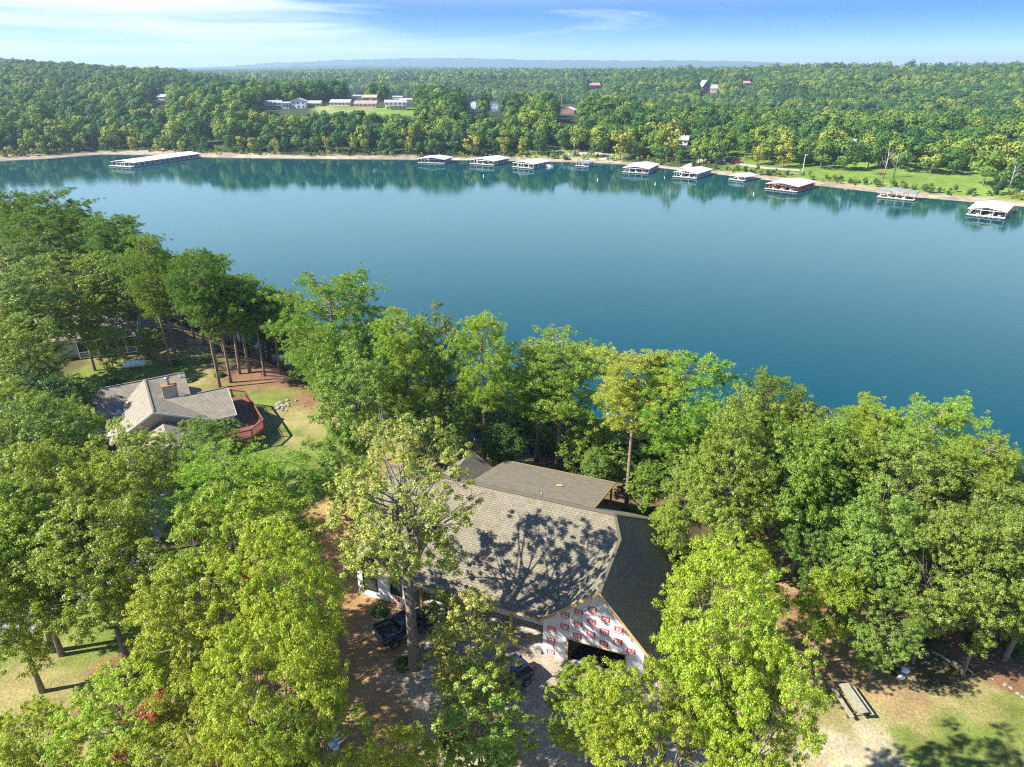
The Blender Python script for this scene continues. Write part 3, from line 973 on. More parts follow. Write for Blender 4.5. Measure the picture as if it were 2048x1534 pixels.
TINT = {'G': (.128, .18, .018), 'B': (.165, .215, .018), 'BR': (.165, .20, .018), 'T': (.155, .21, .02), 'S': (.185, .20, .045), 'D': (.23, .24, .06), 'P': (.135, .20, .025), 'PS': (.15, .22, .03)}
LK = 1.68
TREES = []     # (x, y, r)


def plant(kind, base, H, R, label, cat, group=None, tint=None, tilt=(0, 0), var=None):
    pr = PROTO[kind][(len(TREES) if var is None else var) % len(PROTO[kind])]
    name = 'pine_tree' if kind in ('P', 'PS') else 'oak_tree'
    root = empty(name, base, random.random() * 6.28, label, cat, group)
    root.rotation_mode = 'ZYX'; root.rotation_euler = (tilt[0], tilt[1], random.random() * 6.28)
    root.scale = (R / pr['R'], R / pr['R'], H / pr['H'])
    t = link('trunk', pr['trunk'], root)
    c = link('crown', pr['crown'], root)
    b = tint or TINT[kind]
    b = (b[0] * 1.04, b[1] * 1.03, b[2] * .85)
    k = .88 + .24 * random.random(); h = 1 + (random.random() - .5) * .22
    k *= LK; c.color = (b[0] * k * h, b[1] * k, b[2] * k, 1)
    TREES.append((base[0], base[1], R))
    return root


def tree_c(kind, cx, cy, r, H, label, **kw):
    """tree whose crown middle stands at the measured place of the photo"""
    pr = PROTO[kind][0]
    P = on_ground(cx, cy, pr['cz'] * H)
    B = (P[0], P[1], P[2] - .05)
    R = r * depth(np.array([P[0], P[1], P[2] + pr['cz'] * H])) / F
    return plant(kind, B, H, R, label, 'pine tree' if kind in ('P', 'PS') else 'oak tree', **kw)


def tree_b(kind, bx, by, H, R, label, top=None, **kw):
    P = on_ground(bx, by)
    if top:
        H = 4.0
        while proj((P[0], P[1], P[2] + H))[1] > top: H += .1
    return plant(kind, (P[0], P[1], P[2] - .05), H, R, label, 'pine tree' if kind in ('P', 'PS') else 'oak tree', **kw)


YG = (.12, .175, .02)
# front, over the dirt and gravel
tree_b('S', 830, 1334, 19.0, 5.2, 'tall sparse yellow-green oak standing on the dirt before the new house', var=0)
tree_c('D', 945, 1330, 92, 9.5, 'slender dusty olive oak beside the dark car, before the porch')
tree_c('D', 960, 1470, 100, 8, 'low bushy oak in the gravel below the dark car', tint=(.18, .235, .04))
tree_c('B', 1185, 1410, 98, 8, 'small round bright oak right in front of the garage wall')
tree_c('B', 1440, 1185, 120, 12, 'bright lime oak leaning over the dark garage roof slope', var=1)
tree_c('T', 1455, 1360, 138, 17.5, 'big lime oak with brown-tipped leaves beside the picnic lawn', var=0)
tree_c('T', 1320, 1490, 135, 14, 'broad lime oak at the bottom edge, on the garage side of the gravel', var=1)
tree_c('T', 1500, 1500, 118, 16, 'lime oak at the bottom edge nearest the pale bare patch', var=0)
tree_c('B', 470, 1120, 165, 15, 'largest lime-green oak, top of the front group before the road', var=1)
tree_c('BR', 430, 1265, 155, 13.5, 'lime-green oak with patches of rust-red leaves', var=0)
tree_c('T', 590, 1230, 115, 16.5, 'lime-green oak next to the dirt yard', var=0)
tree_c('T', 545, 1400, 140, 16.5, 'lime-green oak over the dirt with bare grey twigs', var=1)
tree_c('B', 260, 1450, 130, 9, 'low lime-green oak above the brown slatted bench', var=0)
tree_c('BR', 390, 1480, 130, 10, 'bottom-edge lime-green oak with a few orange leaves', var=0)
tree_c('B', 70, 1500, 100, 8, 'lime-green oak in the bottom corner of the dry lawn', var=1)
tree_c('T', 620, 1520, 110, 14, 'lime-green oak at the bottom edge beside the pale blue sheeting', var=1, tint=YG)
tree_c('B', 810, 1560, 90, 8, 'bushy oak tip at the bottom edge of the dirt yard', var=0)
# left, over the road
tree_b('G', 85, 1383, 13, 4.0, 'slim dark oak with bare leaning trunk on the dry lawn', var=0)
tree_b('G', 124, 1310, 14, 4.6, 'twin-trunked dark oak beside the pale road', var=1)
tree_b('G', 108, 1302, 13, 4.2, 'second stem of the dark twin oak beside the pale road', var=2)
tree_b('G', 266, 1358, 13, 4.2, 'dark oak on brown mulch between the road and the lime oaks', var=2)
tree_c('G', 60, 1010, 120, 15, 'green oak over the road, at the picture edge', var=1)
tree_c('G', 200, 1050, 115, 14, 'green oak above the gap where the pale road shows', var=0)
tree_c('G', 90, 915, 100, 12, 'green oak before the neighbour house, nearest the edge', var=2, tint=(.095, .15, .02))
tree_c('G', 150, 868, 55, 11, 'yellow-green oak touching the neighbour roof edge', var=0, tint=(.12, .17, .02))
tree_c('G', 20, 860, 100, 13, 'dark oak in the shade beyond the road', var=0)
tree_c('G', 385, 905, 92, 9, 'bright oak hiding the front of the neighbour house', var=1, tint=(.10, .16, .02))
tree_c('G', 270, 960, 85, 11, 'green oak between the road and the neighbour house', var=2)
tree_c('P', 455, 975, 118, 11, 'broad young pine between the neighbour deck and the lime oaks', var=3, tint=(.13, .20, .02))
# far left, round the brown house and the tank
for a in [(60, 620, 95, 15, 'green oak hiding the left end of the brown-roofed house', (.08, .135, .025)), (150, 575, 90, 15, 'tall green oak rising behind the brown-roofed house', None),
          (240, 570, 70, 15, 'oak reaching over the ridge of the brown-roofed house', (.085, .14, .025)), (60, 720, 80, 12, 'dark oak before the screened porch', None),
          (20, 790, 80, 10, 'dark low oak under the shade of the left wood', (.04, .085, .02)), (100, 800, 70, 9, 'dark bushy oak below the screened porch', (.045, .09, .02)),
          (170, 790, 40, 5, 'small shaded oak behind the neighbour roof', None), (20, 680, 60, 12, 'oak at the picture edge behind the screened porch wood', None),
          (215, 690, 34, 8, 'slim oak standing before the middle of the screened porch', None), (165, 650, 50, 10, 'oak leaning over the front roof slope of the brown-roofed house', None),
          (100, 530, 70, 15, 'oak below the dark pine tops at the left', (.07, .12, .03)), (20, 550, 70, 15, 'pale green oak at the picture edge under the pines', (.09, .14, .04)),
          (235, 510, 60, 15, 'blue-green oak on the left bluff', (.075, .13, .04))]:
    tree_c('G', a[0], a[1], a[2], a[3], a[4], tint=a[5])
tree_c('D', 297, 690, 30, 4.5, 'round bright bush-like oak next to the white tank', tint=(.11, .18, .02))
BANKP = ['slender pine at the wood edge left of the shrub on the mulch bank', 'pine with a crooked look beside the slender one, beyond the white tank', 'small pine farthest back on the grassy knoll behind the tank', 'pine before the others on the needle-strewn knoll', 'nearest pine on the bank, straight above the metal chimney cap', 'pine with its foot right behind the grey back roof corner', 'thick-trunked pine in the middle of the mulch bank', 'pine paired with the thick-trunked one', 'pine at the back of the knoll beside the brown-roofed house', 'pine between the knoll and the mulch bank', 'first pine on the brown mulch, above the red deck', 'second pine on the brown mulch, above the limestone heap', 'last pine on the brown mulch before the lone slim one', 'pine rising behind the small lean-to of the brown-roofed house', 'pine behind the ridge of the brown-roofed house', 'pine in the second row of the mulch bank near the water']
for i, (bx, by, H, R) in enumerate([(350, 706, 17, 3.4), (371, 690, 16, 3.2), (389, 676, 16, 3.0), (428, 716, 19, 3.6), (435, 741, 20, 3.8), (462, 765, 18, 3.4), (480, 748, 20, 3.7), (500, 745, 19, 3.4),
                                    (330, 690, 17, 3.3), (410, 690, 18, 3.3), (530, 752, 19, 3.2), (560, 748, 18, 3.0), (590, 745, 19, 3.2), (312, 660, 18, 3.5), (280, 640, 19, 3.8), (450, 715, 19, 3.3)]):
    tree_b('P', bx, by, H, R * .92, BANKP[i], top=[540, 530, 515, 525, 520, 560, 550, 560, 520, 515, 565, 580, 600, 485, 475, 510][i], group='pines on the mulch bank', tint=(.085, .155, .022))
for i, (cx, cy, r, H, lb) in enumerate([(120, 440, 62, 19, 'dark round-topped pine highest on the left bluff'), (25, 430, 50, 18, 'dark pine at the picture edge on the left bluff'), (60, 480, 50, 17, 'mid-green pine just below the leftmost dark pine top'),
                                        (235, 490, 48, 18, 'pine behind the blue-green oak on the left bluff'), (300, 540, 52, 18, 'olive pine over the trunks left of the mulch bank'), (400, 570, 48, 18, 'dark pine against the lake above the bare trunks')]):
    tree_c('P', cx, cy, r, H, lb, tint=(.07, .135, .022) if i != 4 else (.10, .15, .02))
# the pines between the new house and the lake
tree_b('P', 629, 800, 16, 2.6, 'slim pine alone at the edge of the mulch and the lawn', top=650)
tree_c('P', 665, 645, 100, 19, 'broad many-layered pine with fan-like boughs beside the lake', var=3, tint=(.11, .19, .03))
tree_c('P', 805, 705, 62, 17, 'upright pine with bare lower trunk behind the sparse oak', var=0)
tree_c('P', 965, 720, 62, 17, 'pine with open crown next to the big domed pines', var=1)
tree_b('P', 1072, 925, 20, 4.2, 'big domed pine, the thinner of the pair behind the rear roof', top=706, tint=(.13, .20, .03), var=1)
tree_b('P', 1112, 945, 21.5, 4.8, 'tallest domed pine with thick bare trunk behind the rear roof', top=680, tint=(.12, .20, .035), var=3)
tree_b('P', 1252, 1022, 20.5, 3.4, 'yellowish pine with long bare trunk beside the rear porch', top=706, tint=(.19, .21, .04), var=2)
tree_b('P', 1345, 1050, 20, 3.5, 'bright green pine nearest the open water gap', top=720, tint=(.12, .20, .03), var=0)
tree_c('P', 1525, 828, 55, 15, 'pine top peeping over the light oaks against the lake', tint=(.12, .18, .03))
tree_c('P', 1740, 880, 55, 14, 'small domed pine among the light oaks by the water')
tree_c('P', 1860, 893, 92, 15, 'wide domed pine highest over the right-hand wood', var=3, tint=(.14, .21, .03))
tree_c('P', 1960, 965, 82, 14, 'wide pine at the lake side of the right-hand wood', var=1, tint=(.13, .20, .03))
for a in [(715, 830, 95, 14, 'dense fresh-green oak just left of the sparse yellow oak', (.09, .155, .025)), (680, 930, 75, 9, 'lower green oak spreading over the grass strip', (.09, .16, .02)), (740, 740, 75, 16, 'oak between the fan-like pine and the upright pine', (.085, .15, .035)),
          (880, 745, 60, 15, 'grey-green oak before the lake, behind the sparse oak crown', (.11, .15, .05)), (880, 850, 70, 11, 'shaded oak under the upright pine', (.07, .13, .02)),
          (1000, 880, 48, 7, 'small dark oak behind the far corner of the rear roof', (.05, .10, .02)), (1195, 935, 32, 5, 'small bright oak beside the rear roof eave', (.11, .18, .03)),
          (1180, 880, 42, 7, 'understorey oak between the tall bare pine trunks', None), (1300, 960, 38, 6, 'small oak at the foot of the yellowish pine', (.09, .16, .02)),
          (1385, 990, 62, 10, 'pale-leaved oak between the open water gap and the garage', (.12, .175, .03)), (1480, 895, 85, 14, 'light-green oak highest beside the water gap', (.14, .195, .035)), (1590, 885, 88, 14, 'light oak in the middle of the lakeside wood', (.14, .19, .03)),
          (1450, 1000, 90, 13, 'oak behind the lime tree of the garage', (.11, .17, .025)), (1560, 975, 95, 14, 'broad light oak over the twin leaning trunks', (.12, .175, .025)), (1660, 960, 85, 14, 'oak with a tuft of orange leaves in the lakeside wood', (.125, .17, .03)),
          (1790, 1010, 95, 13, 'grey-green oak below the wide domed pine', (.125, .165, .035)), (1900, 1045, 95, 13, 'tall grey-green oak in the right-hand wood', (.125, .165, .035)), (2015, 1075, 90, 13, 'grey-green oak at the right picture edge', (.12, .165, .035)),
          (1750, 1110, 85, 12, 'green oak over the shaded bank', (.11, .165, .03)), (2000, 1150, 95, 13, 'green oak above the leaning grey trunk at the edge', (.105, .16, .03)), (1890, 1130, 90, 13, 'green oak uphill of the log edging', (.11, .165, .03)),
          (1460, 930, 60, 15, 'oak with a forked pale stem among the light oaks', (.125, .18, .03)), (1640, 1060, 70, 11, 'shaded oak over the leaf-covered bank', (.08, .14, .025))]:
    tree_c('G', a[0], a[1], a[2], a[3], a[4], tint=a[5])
tree_b('G', 1552, 1155, 14, 4.2, 'oak with thick leaning trunk at the brown bank', tilt=(0, .10), tint=(.10, .16, .02))
tree_b('G', 1580, 1150, 13, 3.8, 'second leaning oak, slimmer, at the brown bank', tilt=(0, .08), tint=(.10, .16, .02))
tree_b('G', 1735, 1362, 7.5, 2.6, 'small oak with a stump-like trunk next to the picnic table', tint=(.10, .16, .03))
tree_b('G', 1815, 1302, 11, 4.2, 'large dark-trunked oak shading the lawn beyond the picnic table', tint=(.095, .155, .03))
tree_b('PS', 1607, 1338, 8.6, 2.3, 'small lone pine with a thin bare trunk on the needle-strewn lawn', tilt=(0, .13))
tree_b('G', 2008, 1320, 14, 4.2, 'oak with smooth grey leaning trunk at the lawn end', tilt=(0, .06), tint=(.105, .16, .03))
for a in [(1000, 900, 40, 'behind the far corner of the rear roof'), (1140, 905, 36, 'right of the thick pine trunk behind the rear roof'), (1175, 890, 38, 'half-way along the rear roof eave'), (1225, 935, 36, 'beyond the end of the rear roof'), (1285, 985, 42, 'at the end of the dark garage roof'), (1240, 880, 40, 'in front of the open water gap')]:
    tree_c('D', a[0], a[1], a[2] * .8, 5, 'low bright understorey oak ' + a[3], tint=(.12, .19, .025))
tree_c('G', 1335, 1062, 46, 8, 'small oak brushing the far corner of the dark garage roof', tint=(.14, .20, .025))
tree_c('D', 885, 1240, 38, 4.5, 'leafy young oak between the sparse oak trunk and the porch', tint=(.12, .18, .03))
# shadow caster just outside the lower right corner
tree_c('B', 1790, 1900, 120, 11, 'oak just beyond the lower right corner of the lawn')

# fill of the bluff between the lawns and the water
rngf = np.random.default_rng(99)
nfill = 0
FILL_CLEAR = [(1280, 740, 1330, 860)]
for _ in range(6000):
    if nfill > 380: break
    x = rngf.uniform(-150, 75); y = rngf.uniform(20, 215)
    s = float(shore_s(np.array([x]), np.array([y]))[0])
    if s < 2 or s > 24: continue
    px, py, dz = proj((x, y, gz(x, y) + 7))
    if dz < 5 or px < -150 or px > 2250 or py > 1700: continue
    if px > 1420 and s > 20: continue
    if 300 < px < 640 and s > 14: continue
    if any((x - a) ** 2 + (y - b) ** 2 < (2.3 if s < 15 else 2.8) ** 2 for a, b, r in TREES): continue
    isP = rngf.random() < (.5 if px < 640 else .3)
    z = gz(x, y)
    # crowns stay below the measured skyline of the wood
    sky_y = np.interp(px, [-200, 0, 60, 180, 260, 330, 440, 520, 620, 760, 830, 900, 1010, 1150, 1200, 1300, 1420, 1500, 1640, 1700, 1860, 1940, 2040, 2250],
                      [350, 392, 400, 420, 470, 500, 520, 600, 650, 740, 760, 765, 790, 815, 830, 850, 850, 800, 810, 840, 870, 860, 930, 1060])
    H = rngf.uniform(9, 15) + (2 if isP else 0)
    while H > 2.5 and proj((x, y, z + H))[1] < sky_y + 12: H -= .7
    if H < (2.8 if 960 < px < 1420 else 5.5): continue
    zone = ['at the far left edge', 'below the brown-roofed house', 'behind the bare trunks of the mulch bank', 'beside the fan-like pine', 'behind the sparse yellow oak', 'behind the rear porch roof', 'around the yellowish pine', 'below the open water gap', 'behind the twin leaning trunks', 'under the wide domed pine', 'at the right picture edge'][int(np.searchsorted([120, 300, 620, 780, 960, 1180, 1330, 1480, 1700, 1950], px))]
    lab = ('half-hidden lake-slope pine ' if isP else 'half-hidden lake-slope oak ') + zone + (', low by the water' if s < 9 else ', higher up the slope')
    if H < 6.5: isP = False
    if H < 6.5: lab = lab.replace('half-hidden lake-slope pine', 'low bushy lake-slope oak').replace('half-hidden', 'low bushy')
    plant('D' if H < 6.5 else ('P' if isP else 'G'), (x, y, z - .1), H, rngf.uniform(2.6, 3.6) * (1 if not isP else .9), lab, 'pine tree' if isP else 'oak tree',
          'pines of the bluff belt' if isP else 'oaks of the bluff belt', tint=(.085, .15, .02) if isP else (.10, .165, .02))
    nfill += 1
print('fill', nfill)

# ---------------------------------------------------------------- new house (front)
H1A = (2.17, 36.11, 0.0); H1T = -.37


def text_mesh(body, size, bold=0.0):
    cu = bpy.data.curves.new('t', 'FONT'); cu.body = body; cu.size = size; cu.align_x = 'CENTER'; cu.align_y = 'CENTER'; cu.offset = bold; cu.resolution_u = 2
    o = bpy.data.objects.new('t', cu); COL.objects.link(o)
    bpy.context.view_layer.update()
    me = bpy.data.meshes.new_from_object(o)
    vs = [v.co.copy() for v in me.vertices]; fs = [tuple(p.vertices) for p in me.polygons]
    bpy.data.objects.remove(o); bpy.data.curves.remove(cu); bpy.data.meshes.remove(me)
    return vs, fs


def rrect(w, h, r, n=4):
    pts = []
    for cx, cy, a0 in ((w / 2 - r, h / 2 - r, 0), (-w / 2 + r, h / 2 - r, 90), (-w / 2 + r, -h / 2 + r, 180), (w / 2 - r, -h / 2 + r, 270)):
        for i in range(n + 1):
            a = RAD(a0 + 90 * i / n); pts.append((cx + r * cos(a), cy + r * sin(a)))
    return pts


def wall_openings(mb, O, U, Hh, L, holes, top=None):
    """vertical wall from O along unit U, length L, height Hh with rectangular holes (u0,u1,z0,z1); top: height function"""
    us = sorted({0, L} | {h[0] for h in holes} | {h[1] for h in holes})
    P = lambda u, z: (O[0] + U[0] * u, O[1] + U[1] * u, O[2] + z)
    for a, b in zip(us[:-1], us[1:]):
        hs = [h for h in holes if h[0] <= a + 1e-6 and h[1] >= b - 1e-6]
        ta, tb = (top(a), top(b)) if top else (Hh, Hh)
        if not hs:
            mb.poly([P(a, 0), P(b, 0), P(b, tb), P(a, ta)])
        else:
            h = hs[0]
            if h[2] > 0: mb.poly([P(a, 0), P(b, 0), P(b, h[2]), P(a, h[2])])
            mb.poly([P(a, h[3]), P(b, h[3]), P(b, tb), P(a, ta)])


def house1():
    r = empty('house', H1A, H1T, 'unfinished house wrapped in white sheathing with grey-brown shingle roof and garage gable', 'house')
    rf = MB(); T = .16
    pk = (3.87, -.39, 7.23); gj = (3.87, 5.49, 7.23); rr = (3.08, 7.0, 8.15); el = (-.27, -.30, 3.44)
    zf = lambda v: 3.44 + .6514 * (v + .23)
    # front slope (with the wing cut left for its own gable)
    rf.slab([(-15.9, -.23, 3.44), (-.27, -.23, 3.44), gj, rr, (-15.9, 7.0, 8.15)], T)
    rf.slab([(-.27, -.39, 3.44), pk, gj], T)
    rf.slab([pk, (7.36, -.39, 3.13), (7.36, 14.72, 3.13), rr, gj], T)
    rf.slab([(-15.9, 7.0, 8.15), rr, (7.36, 14.72, 3.13), (-15.9, 14.72, 3.13)], T)
    # wing gable at the left end
    rf.slab([(-13.45, -.55, 5.65), (-13.45, 3.3, 5.65), (-15.9, -.0, 3.44), (-15.9, -.55, 3.40)], T)
    rf.slab([(-13.45, -.55, 5.65), (-11.0, -.55, 3.40), (-11.0, -.1, 3.44), (-13.45, 3.3, 5.65)], T)
    # rear wing gable and the low rear porch roof
    rf.slab([(-12.3, 15.4, 5.7), (-12.3, 10.3, 5.7), (-9.9, 13.2, 4.0), (-9.9, 15.4, 4.0)], T)
    rf.slab([(-12.3, 15.4, 5.7), (-14.7, 15.4, 4.0), (-14.7, 13.2, 4.0), (-12.3, 10.3, 5.7)], T)
    ro = rf.build('roof', M['roof1'], r)
    pr = MB(); pr.slab([(-9.96, 17.96, 3.75), (.79, 17.96, 3.75), (.79, 10.15, 6.14), (-9.96, 10.15, 6.14)], T)
    pr.build('porch_roof', M['roof1'], r)
    cap = MB(); cap.bar((-15.9, 7.0, 8.16), (3.08, 7.0, 8.16), .28, .06); cap.bar((3.87, -.37, 7.24), (3.87, 5.49, 7.24), .24, .05)
    cap.bar(rr, gj, .22, .05); cap.bar(rr, (7.36, 14.72, 3.15), .22, .05); cap.bar((-13.45, -.5, 5.66), (-13.45, 3.3, 5.66), .2, .04)
    cap.build('ridge_cap', M['roof1'], ro)
    vt = MB(); vt.tube([(-3, 8.2, 7.2), (-3, 8.2, 7.9)], .06, 8)
    vt.build('vent_pipe', M['metal'], ro, True)
    lv = MB(); lv.box((-3.2, 13.6, 5.16), (.5, .22, .03), .3, None); lv.build('shingle_scrap', M['fascia'], ro)
    # trim boards
    fa = MB(); z = -.11
    fa.bar((-.29, -.42, 3.44 + z), (3.87, -.42, 7.23 + z), .04, .20); fa.bar((3.87, -.42, 7.23 + z), (7.38, -.42, 3.13 + z), .04, .20)
    fa.bar((-10.9, -.26, 3.35), (-.33, -.26, 3.35), .03, .16)
    fa.bar((-15.9, -.58, 3.36), (-13.45, -.58, 5.58), .04, .17); fa.bar((-13.45, -.58, 5.58), (-11.0, -.58, 3.36), .04, .17)
    fa.bar((.82, 17.96, 3.65), (.82, 10.2, 6.04), .04, .18); fa.bar((-9.96, 17.99, 3.66), (.8, 17.99, 3.66), .03, .18)
    fa.bar((7.39, -.39, 3.05), (7.39, 14.7, 3.05), .03, .16)
    fa.bar((-9.9, 15.43, 3.9), (-12.3, 15.43, 5.6), .04, .18); fa.bar((-12.3, 15.43, 5.6), (-14.7, 15.43, 3.9), .04, .18)
    fa.build('trim', M['fascia'], r)
    # walls
    w = MB()
    gtop = lambda u: min(3.44 + .916 * (u + .27), 3.13 + 1.175 * (7.36 - u)) - .17
    us = [0, 1.8, 3.87, 5.9, 7.09]
    for a, b in zip(us[:-1], us[1:]):
        zb = 2.14 if (a >= 1.8 and b <= 5.9) else 0
        w.poly([(a, 0, zb), (b, 0, zb), (b, 0, gtop(b)), (a, 0, gtop(a))])
    w.poly([(7.09, 0, 0), (7.09, 14.4, 0), (7.09, 14.4, 3.1), (7.09, 0, 3.1)])
    w.poly([(0, 2.2, .4), (0, 0, .4), (0, 0, 3.5), (0, 2.2, 4.4)])
    w.poly([(0, 2.2, 0), (0, 0, 0), (0, 0, .4), (0, 2.2, .4)])
    wall = w.build('garage_wall', M['wrap'], r)
    w = MB()
    holes = [(1.2, 2.2, .4, 2.5), (5.2, 6.5, 1.7, 2.5), (6.9, 8.2, 1.7, 2.5), (8.5, 9.7, 1.7, 2.5)]
    wall_openings(w, (-11.2, 2.2, .4), (1, 0), 3.5, 11.2, [(h[0], h[1], h[2], h[3]) for h in holes])
    w.poly([(-11.2, .6, 0), (-11.2, 2.2, 0), (-11.2, 2.2, 3.4), (-11.2, .6, 3.4)])
    w.build('porch_wall', M['wrap'], r)
    w = MB()
    wt = lambda u: min(3.40 + .918 * (u + .3), 3.40 + .918 * (4.7 - u)) - .17
    for a, b, hz in ((0, .55, None), (.55, 1.75, (.75, 2.3)), (1.75, 2.2, None), (2.2, 3.0, None), (3.0, 3.9, (1.0, 2.3)), (3.9, 4.4, None)):
        P = lambda u, z: (-15.6 + u, .6, z)
        if hz:
            w.poly([P(a, 0), P(b, 0), P(b, hz[0]), P(a, hz[0])]); w.poly([P(a, hz[1]), P(b, hz[1]), P(b, wt(b)), P(a, wt(a))])
        else:
            w.poly([P(a, 0), P(b, 0), P(b, wt(b)), P(a, wt(a))])
    w.poly([(-15.6, 14.4, 0), (-15.6, .6, 0), (-15.6, .6, 3.2), (-15.6, 14.4, 3.2)])
    w.poly([(-15.6, 14.4, 3.2), (-15.6, .6, 3.9), (-15.6, 7, 7.9)])
    w.poly([(7.09, 14.4, 0), (-15.6, 14.4, 0), (-15.6, 14.4, 3.1), (7.09, 14.4, 3.1)])
    for pts in ([(-10.1, 14.4, 0), (-10.1, 15.2, 0), (-10.1, 15.2, 3.9), (-10.1, 14.4, 3.9)], [(-14.5, 15.2, 0), (-14.5, 14.4, 0), (-14.5, 14.4, 3.9), (-14.5, 15.2, 3.9)],
                [(-10.1, 15.2, 0), (-14.5, 15.2, 0), (-14.5, 15.2, 3.9), (-12.3, 15.2, 5.5), (-10.1, 15.2, 3.9)]): w.poly(pts)
    w.build('wing_wall', M['wrap'], r)
    dk = MB(); dk.box((3.9, 5.0, 1.3), (7.0, 8.0, 2.6)); dk.v = [(x, y if y > 2 else y, z) for x, y, z in dk.v]
    # dark rooms behind the openings: floor, back and ceiling
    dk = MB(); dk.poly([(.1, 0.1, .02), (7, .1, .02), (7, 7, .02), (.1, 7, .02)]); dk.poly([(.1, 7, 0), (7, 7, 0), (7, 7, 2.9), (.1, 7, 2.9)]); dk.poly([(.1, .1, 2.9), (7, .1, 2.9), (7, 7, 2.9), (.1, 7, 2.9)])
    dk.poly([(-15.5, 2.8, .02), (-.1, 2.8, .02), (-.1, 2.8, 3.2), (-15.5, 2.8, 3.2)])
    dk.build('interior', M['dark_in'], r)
    def win(u0, u1, z0, z1, v, name='window'):
        f = MB()
        for a, b in (((u0, v, z0), (u1, v, z0)), ((u0, v, z1), (u1, v, z1)), ((u0, v, z0), (u0, v, z1)), ((u1, v, z0), (u1, v, z1)), ):
            f.bar(a, b, .08, .08)
        fr = f.build(name, M['black_frame'], r)
        g = MB(); g.poly([(u0, v + .03, z0), (u1, v + .03, z0), (u1, v + .03, z1), (u0, v + .03, z1)]); g.build('pane', M['glass'], fr)
    win(-15.05, -13.85, .75, 2.3, .58); win(-12.6, -11.7, 1.0, 2.3, .58)
    for h in holes[1:]: win(-11.2 + h[0], -11.2 + h[1], .4 + h[2], .4 + h[3], 2.18)
    gd = MB(); gd.bar((1.8, -.01, 0), (1.8, -.01, 2.14), .07, .12); gd.bar((5.9, -.01, 0), (5.9, -.01, 2.14), .07, .12); gd.bar((1.76, -.01, 2.17), (5.94, -.01, 2.17), .07, .07)
    gd.build('garage_door_frame', M['fascia'], r)
    sl = MB(); sl.box((-5.6, 1.0, .2), (11.1, 2.35, .4)); sl.build('porch_slab', M['concrete'], r, bevel=.02)
    bl = MB(); bl.box((3.55, .12, .05), (7.2, .3, .1)); bl.box((-13.4, .75, .05), (4.5, .4, .1)); bl.build('footing', M['concrete'], r)
    for u in (-9.6, -7.2, -4.9, -2.4):
        p = MB(); p.box((u, .0, 1.87), (.17, .17, 2.95)); p.build('porch_post', M['post'], r)
    for u in (-9.7, -5, .55):
        p = MB(); p.box((u, 17.6, 1.3), (.17, .17, 4.9)); p.build('porch_post', M['post'], r)
    for q, (u, v, a) in enumerate([(-1.5, .5, .3), (-1.2, .9, .1), (-2.9, .7, -.2)]):
        p = MB(); p.box((u, v, .43), (1.0 - .2 * q, .16, .04), a); p.build('loose_board', M['fascia'], r)
    # print on the wrap
    g1, gf1 = text_mesh('Grip', .25, .006); g2, gf2 = text_mesh('Rite', .25, .006); g3, gf3 = text_mesh('House Wrap', .125, .003)
    red, wh = MB(), MB()
    def add(m, vs, fs, ox, oz, y, cu, cz):
        b = len(m.v)
        m.v += [(cu + ox + v.x, y, cz + oz + v.y) for v in vs]; m.f += [tuple(b + i for i in f) for f in fs]; m.uv += [None] * len(fs)
    def logo(cu, cz, y=-.012):
        pts = rrect(.60, .46, .07); red.poly([(cu + a, y, cz + b) for a, b in pts])
        inner = rrect(.53, .40, .05)
        add(wh, g1, gf1, 0, .10, y - .006, cu, cz); add(wh, g2, gf2, 0, -.10, y - .006, cu, cz)
        add(red, g3, gf3, 0, -.34, y, cu, cz)
    for i in range(8):
        for k in range(6):
            cu = .62 + i * .93; cz = .45 + k * 1.08 + (.54 if i % 2 else 0)
            if cu > 6.9: continue
            if cz + .30 > min(gtop(cu - .33), gtop(cu + .33)): continue
            if 1.4 < cu < 6.3 and cz - .45 < 2.14: continue
            logo(cu, cz)
    for cu, cz, in ((-13.45, 4.6), (-14.3, 3.1), (-12.6, 3.3), (-12.2, .5)):
        logo(cu, cz, .585)
    nr = len(red.f); b0 = len(red.v); red.v += wh.v; red.f += [tuple(b0 + i for i in f) for f in wh.f]; red.uv += wh.uv
    wp = red.build('wrap_print', [M['red_ink'], M['white_ink']], wall)
    wp.data.polygons.foreach_set('material_index', [0] * nr + [1] * (len(red.f) - nr))
    return r


house1()


